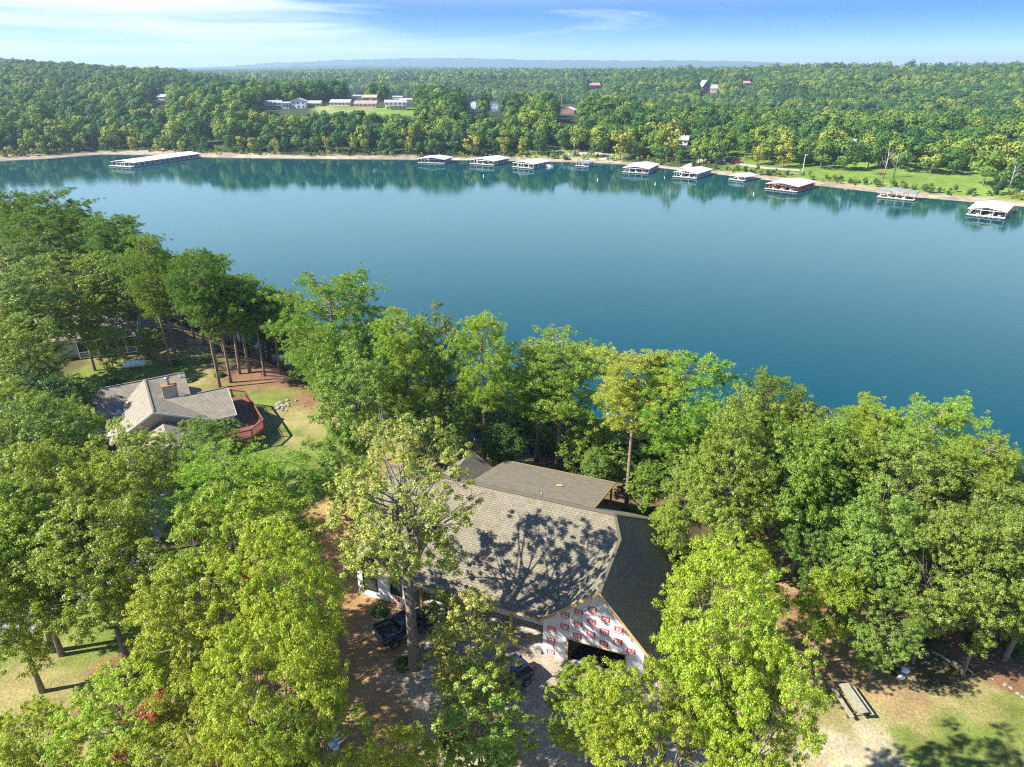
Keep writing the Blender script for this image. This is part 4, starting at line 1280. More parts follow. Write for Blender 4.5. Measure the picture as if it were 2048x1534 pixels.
# ---------------------------------------------------------------- neighbour house with the red deck
def house2():
    r = empty('house', (-37.30, 63.21, 0), RAD(31), 'grey-shingled neighbour house with metal-capped chimney and wrap-round red deck', 'house')
    T = .16; rf = MB()
    rf.slab([(0, 0, 5.5), (0, 9.5, 5.5), (-4.5, 9.5, 2.9), (-4.5, 0, 2.9)], T)
    rf.slab([(0, 0, 5.5), (5.6, 0, 3.0), (5.6, 9.5, 3.0), (0, 9.5, 5.5)], T)
    rf.slab([(-5.4, 9.6, 5.4), (-5.4, 6.2, 3.3), (4.2, 6.2, 3.3), (4.2, 9.6, 5.4)], T)
    rf.slab([(-5.4, 9.6, 5.4), (4.2, 9.6, 5.4), (4.2, 13.0, 3.3), (-5.4, 13.0, 3.3)], T)
    rf.slab([(1.5, 4.0, 4.85), (1.5, .25, 3.0), (7.9, .25, 3.0), (7.9, 4.0, 4.85)], T)
    rf.slab([(1.5, 4.0, 4.85), (7.9, 4.0, 4.85), (7.9, 7.7, 3.0), (1.5, 7.7, 3.0)], T)
    # low front roof
    rf.slab([(.6, .3, 4.1), (-3.6, .3, 2.1), (-3.6, -5.5, 2.1), (.6, -5.5, 4.1)], T)
    rf.slab([(.6, .3, 4.1), (.6, -5.5, 4.1), (4.8, -5.5, 2.1), (4.8, .3, 2.1)], T)
    rf.slab([(-8.4, 1.2, 2.0), (-4.3, 1.2, 2.75), (-4.3, 6.5, 2.75), (-8.4, 6.5, 2.0)], T)
    ro = rf.build('roof', M['roof2'], r)
    cp = MB(); cp.bar((0, 0, 5.51), (0, 9.5, 5.51), .2, .05); cp.bar((-5.4, 9.6, 5.41), (4.2, 9.6, 5.41), .2, .05); cp.bar((3.3, 4, 4.86), (7.9, 4, 4.86), .2, .05)
    cp.build('ridge_cap', M['roof2'], ro)
    w = MB()
    w.poly([(-4.1, .45, 0), (5.3, .45, 0), (5.3, .45, 2.9), (0, .45, 5.25), (-4.1, .45, 2.9)])
    w.poly([(-4.1, 9.2, 0), (-4.1, .45, 0), (-4.1, .45, 2.9), (-4.1, 9.2, 2.9)])
    w.poly([(5.3, .45, 0), (5.3, 9.2, 0), (5.3, 9.2, 2.8), (5.3, .45, 2.8)])
    w.poly([(-5.0, 12.6, 0), (-5.0, 6.6, 0), (-5.0, 6.6, 3.2), (-5.0, 9.6, 5.1), (-5.0, 12.6, 3.2)])
    w.poly([(-5.0, 6.6, 0), (-4.1, 6.6, 0), (-4.1, 6.6, 3.2), (-5.0, 6.6, 3.2)])
    w.poly([(3.8, 6.6, 0), (3.8, 12.6, 0), (3.8, 12.6, 3.2), (3.8, 9.6, 5.1), (3.8, 6.6, 3.2)])
    w.poly([(3.8, 12.6, 0), (-5, 12.6, 0), (-5, 12.6, 3.2), (3.8, 12.6, 3.2)])
    w.poly([(7.4, .7, 0), (7.4, 7.3, 0), (7.4, 7.3, 2.9), (7.4, 4, 4.6), (7.4, .7, 2.9)])
    w.poly([(5.3, .7, 0), (7.4, .7, 0), (7.4, .7, 2.9), (5.3, .7, 2.9)])
    w.poly([(7.4, 7.3, 0), (5.3, 7.3, 0), (5.3, 7.3, 2.9), (7.4, 7.3, 2.9)])
    w.poly([(-3.3, -5.2, 0), (4.5, -5.2, 0), (4.5, -5.2, 2.0), (.6, -5.2, 3.9), (-3.3, -5.2, 2.0)])
    w.poly([(-3.3, .4, 0), (-3.3, -5.2, 0), (-3.3, -5.2, 2.0), (-3.3, .4, 2.0)]); w.poly([(4.5, -5.2, 0), (4.5, .4, 0), (4.5, .4, 2.0), (4.5, -5.2, 2.0)])
    w.build('wall', M['stucco'], r)
    t = MB()
    t.bar((-4.5, -.03, 2.80), (0, -.03, 5.40), .04, .2); t.bar((0, -.03, 5.40), (5.6, -.03, 2.90), .04, .2)
    t.bar((7.93, .25, 2.9), (7.93, 4, 4.75), .04, .2); t.bar((7.93, 4, 4.75), (7.93, 7.7, 2.9), .04, .2); t.bar((5.6, .2, 2.92), (7.9, .2, 2.92), .04, .16)
    t.bar((-5.43, 6.2, 3.2), (-5.43, 9.6, 5.3), .04, .2); t.bar((-4.53, 0, 2.82), (-4.53, 6.4, 2.82), .1, .14)
    t.build('white_trim', M['white_trim'], r)
    ch = MB(); ch.box((2.1, 4.9, 5.0), (1.5, .9, 2.2)); c = ch.build('chimney', M['stucco'], r)
    cc = MB(); cc.box((2.1, 4.9, 6.14), (1.62, 1.02, .10)); cc.build('flashing', M['copper'], c)
    cc = MB(); cc.tube([(2.1, 4.9, 6.19), (2.1, 4.9, 6.9)], .17, 12); cc.tube([(2.1, 4.9, 6.9), (2.1, 4.9, 6.95), (2.1, 4.9, 7.05), (2.1, 4.9, 7.12)], [.24, .34, .30, .08], 12)
    cc.build('flue_cap', M['metal'], c, True)
    vp = MB(); vp.tube([(3.6, 9.1, 4.9), (3.6, 9.1, 5.5)], .05, 8); vp.build('vent_pipe', M['white_trim'], ro)
    # corner windows over the deck
    for (x0, y0, x1, y1) in ((5.5, .66, 6.4, .66), (6.5, .66, 7.35, .66), (7.44, .8, 7.44, 1.9), (7.44, 2.1, 7.44, 3.3), (7.44, 5.0, 7.44, 6.6)):
        f = MB()
        for za in (1.55, 2.0, 2.75): f.bar((x0, y0, za), (x1, y1, za), .08)
        for q in ((x0, y0), (x1, y1)): f.bar((q[0], q[1], 1.55), (q[0], q[1], 2.75), .08)
        fo = f.build('window', M['white_trim'], r)
        g = MB(); dx, dy = (0, -.0) if y0 == y1 else (0, 0)
        g.poly([(x0, y0, 1.55), (x1, y1, 1.55), (x1, y1, 2.75), (x0, y0, 2.75)]); g.build('pane', M['glass'], fo)
    return r


def deck2():
    r = empty('deck', (-37.30, 63.21, 0), RAD(31), 'red-brown raised timber deck with railings round the end of the neighbour house', 'deck')
    P = [(5.4, .62), (5.4, -3.0), (8.7, -3.0), (10.3, -1.4), (10.2, 7.2), (8.8, 8.7), (7.45, 8.7), (7.45, .62)]
    m = MB(); m.slab([(x, y, 1.5) for x, y in P], .12); m.build('floor', M['red_deck'], r)
    rails = P[1:7]
    rl = MB()
    for a, b in zip(rails[:-1], rails[1:]):
        a, b = np.array(a), np.array(b); L = np.linalg.norm(b - a); n = int(L / .14)
        rl.bar((*a, 2.42), (*b, 2.42), .16, .05); rl.bar((*a, 2.3), (*b, 2.3), .05, .08); rl.bar((*a, 1.62), (*b, 1.62), .05, .07)
        for i in range(1, n): p = a + (b - a) * i / n; rl.bar((*p, 1.6), (*p, 2.35), .035)
    rl.build('railing', M['deck_rail'], r)
    for i, p in enumerate(rails):
        q = MB(); q.box((p[0], p[1], .96), (.13, .13, 2.95)); q.build('post', M['deck_rail'], r)
    sk = MB()
    for a, b in zip(rails[:-1], rails[1:]):
        sk.bar((*a, 1.27), (*b, 1.27), .05, .34)
    sk.build('rim_joist', M['deck_rail'], r)


house2(); deck2()


def house3():
    P = on_ground(163, 716)
    r = empty('house', (P[0], P[1], 0), RAD(21), 'brown-roofed house with screened white porch, half hidden in the left wood', 'house')
    T = .15; rf = MB()
    rf.slab([(-6, -.4, 3.0), (3.2, -.4, 3.0), (3.2, 5.0, 5.6), (-6, 5.0, 5.6)], T); rf.slab([(-6, 5, 5.6), (8, 5, 5.6), (8, 10.5, 3.0), (-6, 10.5, 3.0)], T)
    rf.slab([(-.3, -.8, 2.75), (7.9, -.8, 2.75), (7.9, 5.0, 5.6), (-.3, 5.0, 5.6)], T)
    rf.slab([(8.0, 1.2, 2.6), (10.2, 1.2, 2.4), (10.2, 6, 2.9), (8.0, 6, 3.4)], T)
    rf.build('roof', M['roof3'], r)
    w = MB(); w.box((.8, 5.2, 1.4), (13.2, 9.4, 2.8)); w.poly([(7.4, 0, 2.8), (7.4, 10, 2.8), (7.4, 5, 5.3)]); w.poly([(-5.8, .5, 2.8), (-5.8, 10, 2.8), (-5.8, 5, 5.3)]); w.build('wall', M['stucco'], r)
    t = MB(); t.bar((7.93, -.8, 2.66), (7.93, 5, 5.5), .05, .2); t.bar((7.93, 5, 5.5), (7.93, 10.5, 2.9), .05, .2); t.bar((-.3, -.83, 2.68), (7.9, -.83, 2.68), .05, .14); t.build('white_trim', M['white_trim'], r)
    f = MB()
    for i in range(7): f.bar((i * 1.22, -.55, 0), (i * 1.22, -.55, 2.6), .12)
    for z in (.15, 1.0, 2.55): f.bar((0, -.55, z), (7.3, -.55, z), .1)
    for i in range(50): f.bar((.1 + i * .147, -.55, .2), (.1 + i * .147, -.55, 1.0), .03)
    f.build('porch_frame', M['white_trim'], r)
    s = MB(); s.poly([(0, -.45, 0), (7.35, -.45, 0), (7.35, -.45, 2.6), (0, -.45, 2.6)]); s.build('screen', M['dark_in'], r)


house3()


# ---------------------------------------------------------------- things on the near ground
def picnic_table():
    P = on_ground(1706, 1396, .72)
    a = un(1688, 1361, .75); b = un(1727, 1417, .75); ang = math.atan2(a[1] - b[1], a[0] - b[0])
    r = empty('picnic_table', (P[0], P[1], P[2]), ang, 'long weathered grey picnic table with a bench on each side on the dry lawn', 'picnic table')
    L = 2.3
    m = MB()
    for y in (-.27, -.09, .09, .27): m.box((0, y, .74), (L, .168, .045))
    m.build('table_top', M['weathered'], r, bevel=.006)
    for s in (-1, 1):
        m = MB(); m.box((0, s * .68 - .07, .44), (L, .13, .04)); m.box((0, s * .68 + .07, .44), (L, .13, .04)); m.build('bench', M['weathered'], r)
    for x in (-.8, .8):
        m = MB(); m.bar((x, -.75, .38), (x, .75, .38), .05); m.bar((x, -.45, 0.0), (x, -.18, .70), .05); m.bar((x, .45, 0.0), (x, .18, .70), .05); m.bar((x, -.75, .36), (x, -.75, .0), .05); m.bar((x, .75, .36), (x, .75, 0), .05)
        m.build('leg_frame', M['rust'], r)


picnic_table()


def car(P, ang, label, cat, paint, name='parked_car', pickup=False, sc=1.0):
    r = empty(name, P, ang, label, cat)
    # body profile along x (front +), lofted sections (x, half width, z bottom, belt z)
    L, Wd = 4.7, .93
    prof = [(-2.35, .60, .50, .80), (-2.25, .86, .36, .98), (-1.7, .93, .30, 1.04), (-.6, .95, .28, 1.03), (.7, .95, .28, 1.02), (1.3, .94, .30, .98), (2.0, .90, .34, .90), (2.28, .74, .40, .78), (2.36, .52, .50, .66)]
    bm = MB(); rings = []
    for x, w, zb, zt in prof:
        b = len(bm.v)
        for y, z in ((-w * .9, zb), (-w, zb + .14), (-w, zt - .14), (-w * .93, zt - .03), (-w * .8, zt), (0, zt + .02), (w * .8, zt), (w * .93, zt - .03), (w, zt - .14), (w, zb + .14), (w * .9, zb)):
            bm.v.append((x, y, z))
        rings.append(b)
    k = 11
    for a, b in zip(rings[:-1], rings[1:]):
        for i in range(k): bm.f.append((a + i, a + (i + 1) % k, b + (i + 1) % k, b + i)); bm.uv.append(None)
    bm.f.append(tuple(rings[0] + i for i in range(k))); bm.f.append(tuple(rings[-1] + i for i in reversed(range(k)))); bm.uv += [None, None]
    body = bm.build('body', paint, r, True); body.modifiers.new('sub', 'SUBSURF').levels = 2; body.modifiers['sub'].render_levels = 2
    # cabin
    x0, x1, x2, x3 = ((-1.0, -.7, .35, 1.05) if pickup else (-2.15, -1.75, .35, 1.15))
    c = MB(); zt = 1.55 if not pickup else 1.5
    lo = [(x0, -.86, 1.0), (x3, -.86, 1.0), (x3, .86, 1.0), (x0, .86, 1.0)]; hi = [(x1, -.66, zt), (x2, -.66, zt), (x2, .66, zt), (x1, .66, zt)]
    for i in range(4): j = (i + 1) % 4; c.poly([lo[i], lo[j], hi[j], hi[i]])
    g = c.build('windows', M['car_glass'], r)
    c = MB(); c.box(((x1 + x2) / 2, 0, zt + .02), (x2 - x1 + .1, 1.38, .06))
    for i in range(4): c.bar(lo[i], hi[i], .09, .07)
    for y in (-1, 1): c.bar(((x0 + x3) / 2 + .1, y * .865, 1.0), ((x1 + x2) / 2 + .1, y * .665, zt), .08, .05)
    c.build('roof', paint, r, bevel=.02)
    if pickup:
        c = MB(); c.box((-1.65, 0, 1.035), (1.25, 1.5, .04)); c.build('bed_floor', M['dark_in'], r)
        c = MB()
        for y in (-.85, .85): c.bar((-2.3, y, 1.17), (-1.0, y, 1.17), .10, .26)
        c.bar((-2.3, -.85, 1.17), (-2.3, .85, 1.17), .08, .26); c.build('bed_side', paint, r, bevel=.02)
    else:
        c = MB()
        for y in (-.5, .5): c.bar((-1.6, y, zt + .09), (.2, y, zt + .09), .04)
        c.build('roof_rack', M['black_frame'], r)
    for sx in (-1.45, 1.42):
        for sy in (-1, 1):
            t = MB(); t.tube([(sx, sy * .97, .36), (sx, sy * .97, .36 + 0)], .3, 8) if 0 else None
            t.tube([(sx, sy * .72, .36), (sx, sy * .76, .36), (sx, sy * .94, .36), (sx, sy * .98, .36)], [.30, .36, .36, .30], 18)
            w = t.build('wheel', M['tyre'], r, True)
            q = MB(); q.tube([(sx, sy * .93, .36), (sx, sy * .99, .36)], [.21, .19], 12); q.build('rim', M['metal'], w)
    for sy in (-1, 1):
        q = MB(); q.box((-2.27, sy * .68, .84), (.1, .2, .2)); q.build('tail_lamp', M['lamp_red'], r)
        q = MB(); q.box((2.24, sy * .62, .68), (.14, .3, .13)); q.build('headlight', M['white_trim'], r)
        q = MB(); q.box((.95, sy * 1.02, 1.05), (.14, .2, .13)); q.build('wing_mirror', paint, r, bevel=.02)
    r.scale = (sc, sc, sc)
    return r


P = on_ground(1003, 1362, .8)
car((P[0], P[1], P[2] + .05), math.atan2(-.75, -.9), 'dark blue-black car parked on the gravel under the slender oak', 'car', M['car_black'])
P = on_ground(815, 1252, .6)
car((P[0], P[1], P[2] + .03), RAD(35), 'black pickup with an open bed behind the tall sparse oak trunk', 'pickup truck', M['car_black'], 'pickup_truck', True)


def tank():
    P = on_ground(272, 737); r = empty('propane_tank', (P[0], P[1], P[2]), RAD(16), 'white horizontal propane tank on the shaded lawn behind the grey-shingled house', 'tank')
    m = MB(); m.tube([(-1.5, 0, .75), (-1.42, 0, .75), (-1.2, 0, .75), (1.2, 0, .75), (1.42, 0, .75), (1.5, 0, .75)], [.1, .34, .5, .5, .34, .1], 20); m.build('tank_shell', M['tank'], r, True)
    m = MB(); m.tube([(0, 0, 1.2), (0, 0, 1.36), (0, 0, 1.42)], [.18, .18, .08], 12); m.build('valve_dome', M['tank'], r, True)
    for x in (-.9, .9):
        m = MB(); m.box((x, 0, .16), (.12, .7, .32)); m.build('leg', M['concrete'], r)


tank()


def rock(P, s, rng, name='rock', label=None, group=None, m=None, cat='rock'):
    bm = bmesh.new(); bmesh.ops.create_icosphere(bm, subdivisions=2, radius=1)
    q = rng.random(3) * 9
    for v in bm.verts:
        n = float(fbm(v.co.x * 1.1 + q[0], v.co.y * 1.1 + v.co.z * 1.7 + q[1], 3)); v.co *= .6 + .8 * n
    me = bpy.data.meshes.new(name); bm.to_mesh(me); bm.free()
    o = link(name, me, None, m or M['rock'], P); o.scale = (s * (.8 + .6 * rng.random()), s * (.7 + .5 * rng.random()), s * .55); o.rotation_euler = (0, 0, rng.random() * 6)
    tag(o, label, cat, group); return o


rr_ = np.random.default_rng(3)
for i in range(40):
    P = on_ground(566 + rr_.normal() * 13, 812 + rr_.normal() * 4)
    rock((P[0], P[1], P[2] + .05), (.10 + .14 * rr_.random()), rr_, label='pale limestone in the loose heap on the lawn beyond the red deck', group='limestone heap beyond the deck')
for i, (x, y) in enumerate([(1853, 1309), (1872, 1318), (1895, 1330), (1985, 1357), (2010, 1369), (2022, 1376), (2035, 1386), (1968, 1350), (2046, 1394)]):
    P = on_ground(x, y)
    rock((P[0], P[1], P[2] - .03), .12 + .08 * rr_.random(), rr_, label='pale stone edging the lawn below the mulch bank', group='stones edging the lawn')
lg = [(1862, 1303), (1905, 1326), (1950, 1346)]
for i, (x, y) in enumerate(lg[:-1]):
    a, b = on_ground(x, y), on_ground(*lg[i + 1])
    m = MB(); m.tube([(a[0], a[1], a[2] + .05), ((a[0] + b[0]) / 2, (a[1] + b[1]) / 2 + .05, (a[2] + b[2]) / 2 + .07), (b[0] - .15, b[1], b[2] + .04)], [.10, .09, .06], 8)
    o = m.build('log', M['bark_dead'], None, True); tag(o, ['longer bleached log edging the lawn, uphill end', 'second bleached log edging the lawn, beside the pale stones'][i], 'log')
for i, (x, y, s) in enumerate([(1806, 1342, .30), (1801, 1356, .24)]):
    P = on_ground(x, y); o = rock((P[0], P[1], P[2] + .12), s, rr_, 'bag', ['larger white bag at the foot of the shading oak', 'smaller white bag below the larger one by the shading oak'][i], m=M['white_trim'], cat='bag')
P = on_ground(1790, 1347); m = MB(); m.tube([(0, 0, 0), (0, 0, .05), (0, 0, .5), (0, 0, .55)], [.28, .3, .32, .3], 14)
o = m.build('bucket', M['black_frame'], None, True); o.location = P; tag(o, 'black tub in the shade beside the white bags', 'tub')
# sheeting
P = on_ground(665, 1478)
me_x, me_y = np.meshgrid(np.linspace(-1.3, 1.3, 22), np.linspace(-.9, .9, 16))
me_x = me_x * (.75 + .5 * fbm(me_y * 1.7, me_x * .6 + 4, 2)); me_y = me_y * (.75 + .5 * fbm(me_x * 1.9 + 8, me_y * .5, 2))
zz = .10 + .75 * fbm(me_x * 1.4 + 3, me_y * 1.4, 3) * (1 - (me_x / 1.5) ** 2) * (1 - (me_y / 1.1) ** 2)
top_ = np.stack([me_x, me_y, zz], -1)
me = grid_mesh('sheet', me_x, me_y, zz)
o = link('plastic_sheet', me, None, M['plastic'], (P[0], P[1], P[2])); o.rotation_euler = (0, 0, -.6); tag(o, 'crumpled pale blue plastic sheeting on the dirt under the lime oaks', 'sheeting')
o.modifiers.new('solid', 'SOLIDIFY').thickness = .02; o.scale = (.62, .55, 1.0)
# slatted bench
P = on_ground(203, 1482)
r = empty('bench', (P[0], P[1], P[2]), RAD(25), 'dark slatted bench half under the low lime-green oak', 'bench')
m = MB()
for i in range(5): m.box((0, -.22 + .11 * i, .44), (1.5, .08, .035))
m.build('seat', M['weathered'], r)
for x in (-.6, .6):
    m = MB(); m.bar((x, -.2, 0), (x, -.2, .42), .06); m.bar((x, .2, 0), (x, .2, .42), .06); m.bar((x, -.24, .40), (x, .24, .40), .05); m.build('leg', M['rust'], r)
# shrubs
def shrub(P, s, label, group=None, seed=0, m=None):
    rng = np.random.default_rng(seed + 400); n = 1500
    v = unit(rng.normal(size=(n, 3))); v[:, 2] = np.abs(v[:, 2])
    lob = .8 + .4 * fbm(v[:, 0] * 3 + seed, v[:, 1] * 3 + v[:, 2] * 2, 2)
    C = v * (lob * (.6 + .4 * rng.random(n)))[:, None] * s * np.array((1, 1, .8))
    V, Fq = leaf_quads(C, unit(v + rng.normal(size=(n, 3)) * .5 + np.array((0, 0, .4))), .14, rng, .6)
    r = empty('shrub', (P[0], P[1], P[2]), 0, label, 'shrub', group)
    link('foliage', np_mesh('shrub_leaves', V, Fq), r, m or M['bush'])
    b = MB()
    for k in range(5): a = rng.random() * 6.28; b.tube([(0, 0, -.1), (cos(a) * s * .5, sin(a) * s * .5, s * .55)], [.04, .015], 4, False)
    b.build('stems', M['bark_oak'], r)


for i, (x, y, s, lb, g) in enumerate([(808, 1330, .7, 'small green shrub at the foot of the sparse oak', None), (410, 720, 1.0, 'dark shrub between the bare pine trunks on the mulch bank', None), (440, 752, .8, 'bright sapling bush near the chimney end of the grey roof', None),
                                 (380, 762, .9, 'shrub behind the grey ridge of the neighbour house', None), (225, 770, 1.2, 'pale leggy shrub beside the grey neighbour roof', None), (350, 730, .9, 'shrub in the shade next to the white tank', None),
                                 (1870, 1290, .6, 'low shrub on the mulch bank uphill of the logs', None), (1960, 1290, 1.0, 'shrub before the smooth leaning grey trunk', None), (2040, 1300, 1.2, 'yellowish shrub at the right edge of the lawn', None),
                                 (730, 1150, .9, 'low bush beside the wrapped wing wall', None), (760, 1225, .7, 'low bush before the wrapped wing wall', None), (1640, 1170, .9, 'dark shrub on the leaf-covered bank', None)]):
    shrub(on_ground(x, y), s, lb, g, i)


# ---------------------------------------------------------------- docks and boats
def boat(P, ang, L, label, cat='boat', group='boats moored in the docks', cover=False, canopy=True):
    r = empty('pontoon_boat' if canopy else 'motor_boat', P, ang, label, cat, group)
    m = MB()
    w = L * .16
    for x0, x1, a, b in ((-.5, .3, 1, 1), (.3, .5, 1, .25)):
        m.poly([(x0 * L, -w * a, .75), (x1 * L, -w * b, .8), (x1 * L, w * b, .8), (x0 * L, w * a, .75)])
        m.poly([(x0 * L, -w * a * .7, -.1), (x1 * L, -w * b * .7, -.1), (x1 * L, -w * b, .8), (x0 * L, -w * a, .75)])
        m.poly([(x0 * L, w * a, .75), (x1 * L, w * b, .8), (x1 * L, w * b * .7, -.1), (x0 * L, w * a * .7, -.1)])
    m.poly([(-.5 * L, -w, .75), (-.5 * L, w, .75), (-.5 * L, w * .7, -.1), (-.5 * L, -w * .7, -.1)])
    m.poly([(.5 * L, -w * .25, .8), (.5 * L, w * .25, .8), (.5 * L, w * .17, -.1), (.5 * L, -w * .17, -.1)])
    m.build('hull', M['boat_white'], r)
    m = MB(); m.box((-.1 * L, 0, .95), (L * .5, w * 1.5, .4)); m.build('cover' if cover else 'seats', M['boat_blue'] if cover else M['dock_deck'], r, bevel=.08)
    if canopy:
        m = MB(); m.box((-.08 * L, 0, 2.2), (L * .38, w * 1.8, .06))
        for sx in (-.22, .08):
            for sy in (-1, 1): m.bar((sx * L, sy * w * .8, .8), (sx * L, sy * w * .8, 2.2), .05)
        m.build('canopy', M['boat_blue'] if cover else M['boat_white'], r)


def dock(fl, fr, br, label, short, roof, panel, trim=None, eave=2.6, rise=1.0, boats=((.3, False), (.7, True)), front_deck=1.6, depth_m=None, open_side=False, slips=4, notch=False):
    A = un(fl[0], fl[1], LAKE); B = un(fr[0], fr[1], LAKE); Cc = un(br[0], br[1], LAKE)
    a = (B - A)[:2]; W_ = np.hypot(*a); th = math.atan2(a[1], a[0])
    nrm = np.array([-sin(th), cos(th)])
    D = depth_m or max(8.0, float((Cc - B)[:2] @ nrm))
    r = empty('boat_dock', (A[0], A[1], LAKE), th, label, 'boat dock', 'covered boat docks along the far shore')
    o = .5
    rf = MB()
    rf.slab([(-o, -o, eave), (W_ / 2, -o, eave + rise), (W_ / 2, D + o, eave + rise), (-o, D + o, eave)], .14)
    rf.slab([(W_ / 2, -o, eave + rise), (W_ + o, -o, eave), (W_ + o, D + o, eave), (W_ / 2, D + o, eave + rise)], .14)
    rf.build('roof', roof, r)
    fr_ = MB()
    nx = max(2, int(W_ / 3.2)); ny = max(2, int(D / 3.5))
    for i in range(nx + 1):
        x = W_ * i / nx; zt = eave - .05 + rise * (1 - abs(x - W_ / 2) / (W_ / 2))
        for y in (0, D): fr_.bar((x, y, .3), (x, y, zt), .14)
        fr_.bar((x, .0, zt - .12), (x, D, zt - .12), .1)
    for j in range(ny + 1):
        for x in (0, W_): fr_.bar((x, D * j / ny, .3), (x, D * j / ny, eave - .05), .14)
    fr_.bar((0, 0, eave - .2), (W_, 0, eave - .2), .12, .2)
    fr_.build('frame', trim or M['dock_frame'], r)
    dk = MB()
    dk.box((W_ / 2, -front_deck / 2 + .3, .45), (W_ + .8, front_deck, .18)); dk.box((W_ / 2, D * .5, .44), (1.4, D, .16)); dk.box((0, D / 2, .43), (.8, D, .16)); dk.box((W_, D / 2, .43), (.8, D, .16)); dk.box((W_ / 2, D, .42), (W_ + .8, 1.0, .16))
    dk.build('deck', M['dock_deck'], r)
    fl_ = MB()
    for i in range(int(W_ / 1.6)): fl_.box((.8 + i * 1.6, -front_deck / 2 + .3, .15), (1.0, front_deck * .9, .42))
    for j in range(int(D / 2)):
        for x in (0, W_ / 2, W_): fl_.box((x, 1 + j * 2, .15), (.7, 1.4, .42))
    fl_.build('floats', M['dock_float'], r)
    if not open_side:
        pn = MB()
        for j in range(ny):
            y0 = D * j / ny + .25; y1 = D * (j + .62) / ny
            pn.box((W_ + .02, (y0 + y1) / 2, 1.45), (.08, y1 - y0, 1.9)); pn.box((-.02, (y0 + y1) / 2, 1.45), (.08, y1 - y0, 1.9))
        pn.box((W_ / 2, D - .1, 1.5), (W_ * .9, .1, 2.0))
        pn.build('side_panels', panel, r)
    c, s = cos(th), sin(th)
    for k, (u, cov) in enumerate(boats):
        bl = min(7.0, D * .6); v = bl * .5 + .9
        x = A[0] + c * W_ * u - s * v; y = A[1] + s * W_ * u + c * v
        boat((x, y, LAKE + .1), th - pi / 2, bl, ('blue-covered boat' if cov else 'white pontoon boat') + ' in the ' + ('left-hand' if u < .35 else ('right-hand' if u > .65 else 'middle')) + ' slip of the ' + short, cover=cov, group=None, canopy=not cov)
    return r


DK = [((225, 332), (268, 335), (368, 313.5), 'long white-roofed marina dock reaching out from the left bank', 'white_roof', 'dock_teal', dict(slips=12, boats=((.3, False), (.75, True)), front_deck=2.5)),
      ((838, 326), (889, 328), (896, 321), 'blue-sided dock with white roof', 'white_roof', 'dock_blue', dict(trim=M['dock_blue'], depth_m=13)),
      ((942, 328), (988, 331.5), (1003, 323.5), 'white-roofed dock next to the blue-sided one', 'white_roof', 'dock_teal', dict(boats=((.25, False), (.5, True), (.8, False)))),
      ((1027, 334.5), (1067, 338), (1094, 331), 'white-roofed dock with a jet-ski beside it', 'white_roof', 'dock_teal', dict(boats=((.3, True), (.7, False)))),
      ((1153, 332), (1177, 334), (1185, 330), 'tiny grey weathered dock by the gravel bank', 'grey_roof', 'dock_blue', dict(eave=2.0, rise=.5, boats=((.5, False),), depth_m=6)),
      ((1246, 345), (1296, 348), (1327, 338), 'cream-roofed dock west of its twin', 'cream_roof', 'dock_teal', dict(boats=((.2, False), (.5, True), (.8, False)))),
      ((1348, 354), (1393, 358), (1431, 349), 'cream-roofed dock right before the red truck', 'cream_roof', 'dock_teal', dict(boats=((.25, False), (.6, True), (.85, False)))),
      ((1460, 359.5), (1489, 363), (1503, 357), 'small white-roofed dock with open sides', 'white_roof', 'dock_teal', dict(eave=2.2, rise=.6, boats=((.5, False),), open_side=True)),
      ((1532, 378), (1594, 385), (1636, 375), 'red-walled dock with broad white roof', 'cream_roof', 'dock_red', dict(trim=M['dock_red'], boats=((.2, True), (.45, False), (.75, False)))),
      ((1756, 395), (1826, 402), (1838, 394), 'slender grey-roofed dock before the lawn', 'grey_roof', 'dock_teal', dict(boats=((.3, False), (.7, False)), open_side=True, eave=3.3, rise=.5, depth_m=7)),
      ((1935, 430), (2008, 438), (2052, 426), 'white-roofed dock nearest the right edge', 'cream_roof', 'dock_red', dict(boats=((.25, False), (.6, False), (.85, True)), front_deck=2.4))]
SHORT = ['long marina dock', 'blue-sided dock', 'second white-roofed dock', 'dock with a jet-ski beside it', 'tiny grey dock', 'first cream-roofed dock', 'second cream-roofed dock', 'small open white-roofed dock', 'red-walled dock', 'slender grey-roofed dock', 'dock nearest the right edge']
for (fl, fr, br, lb, rm, pm, kw), sh_ in zip(DK, SHORT):
    dock(fl, fr, br, lb, sh_, M[rm], M[pm], **kw)
P = un(1098, 334, LAKE); boat((P[0], P[1], LAKE + .1), -.4, 5, 'small open boat moored outside the white-roofed dock with the jet-ski', cover=False, canopy=False, group=None)
for i, (x, y, lb) in enumerate([(967, 353, 'white buoy off the second white-roofed dock'), (1195, 361, 'white buoy off the tiny grey dock'), (1310, 369, 'white buoy between the two cream-roofed docks'), (1329, 356, 'small float close to the first cream-roofed dock'), (1507, 389, 'white buoy off the red-walled dock')]):
    P = un(x, y, LAKE); m = MB(); m.tube([(0, 0, -.2), (0, 0, .15), (0, 0, .2), (0, 0, 1.5), (0, 0, 1.6)], [.45, .45, .22, .2, .1], 10)
    b = m.build('buoy', M['boat_white'], None, True); b.location = (P[0], P[1], LAKE); tag(b, lb, 'buoy')
    b.scale = (.6, .6, .4) if i == 3 else (.75, .75, .6)
    m = MB(); m.tube([(0, 0, .9), (0, 0, 1.1)], .215, 10, False); m.build('orange_band', M['copper'], b)

# ---------------------------------------------------------------- far houses
FAR_BOX = []


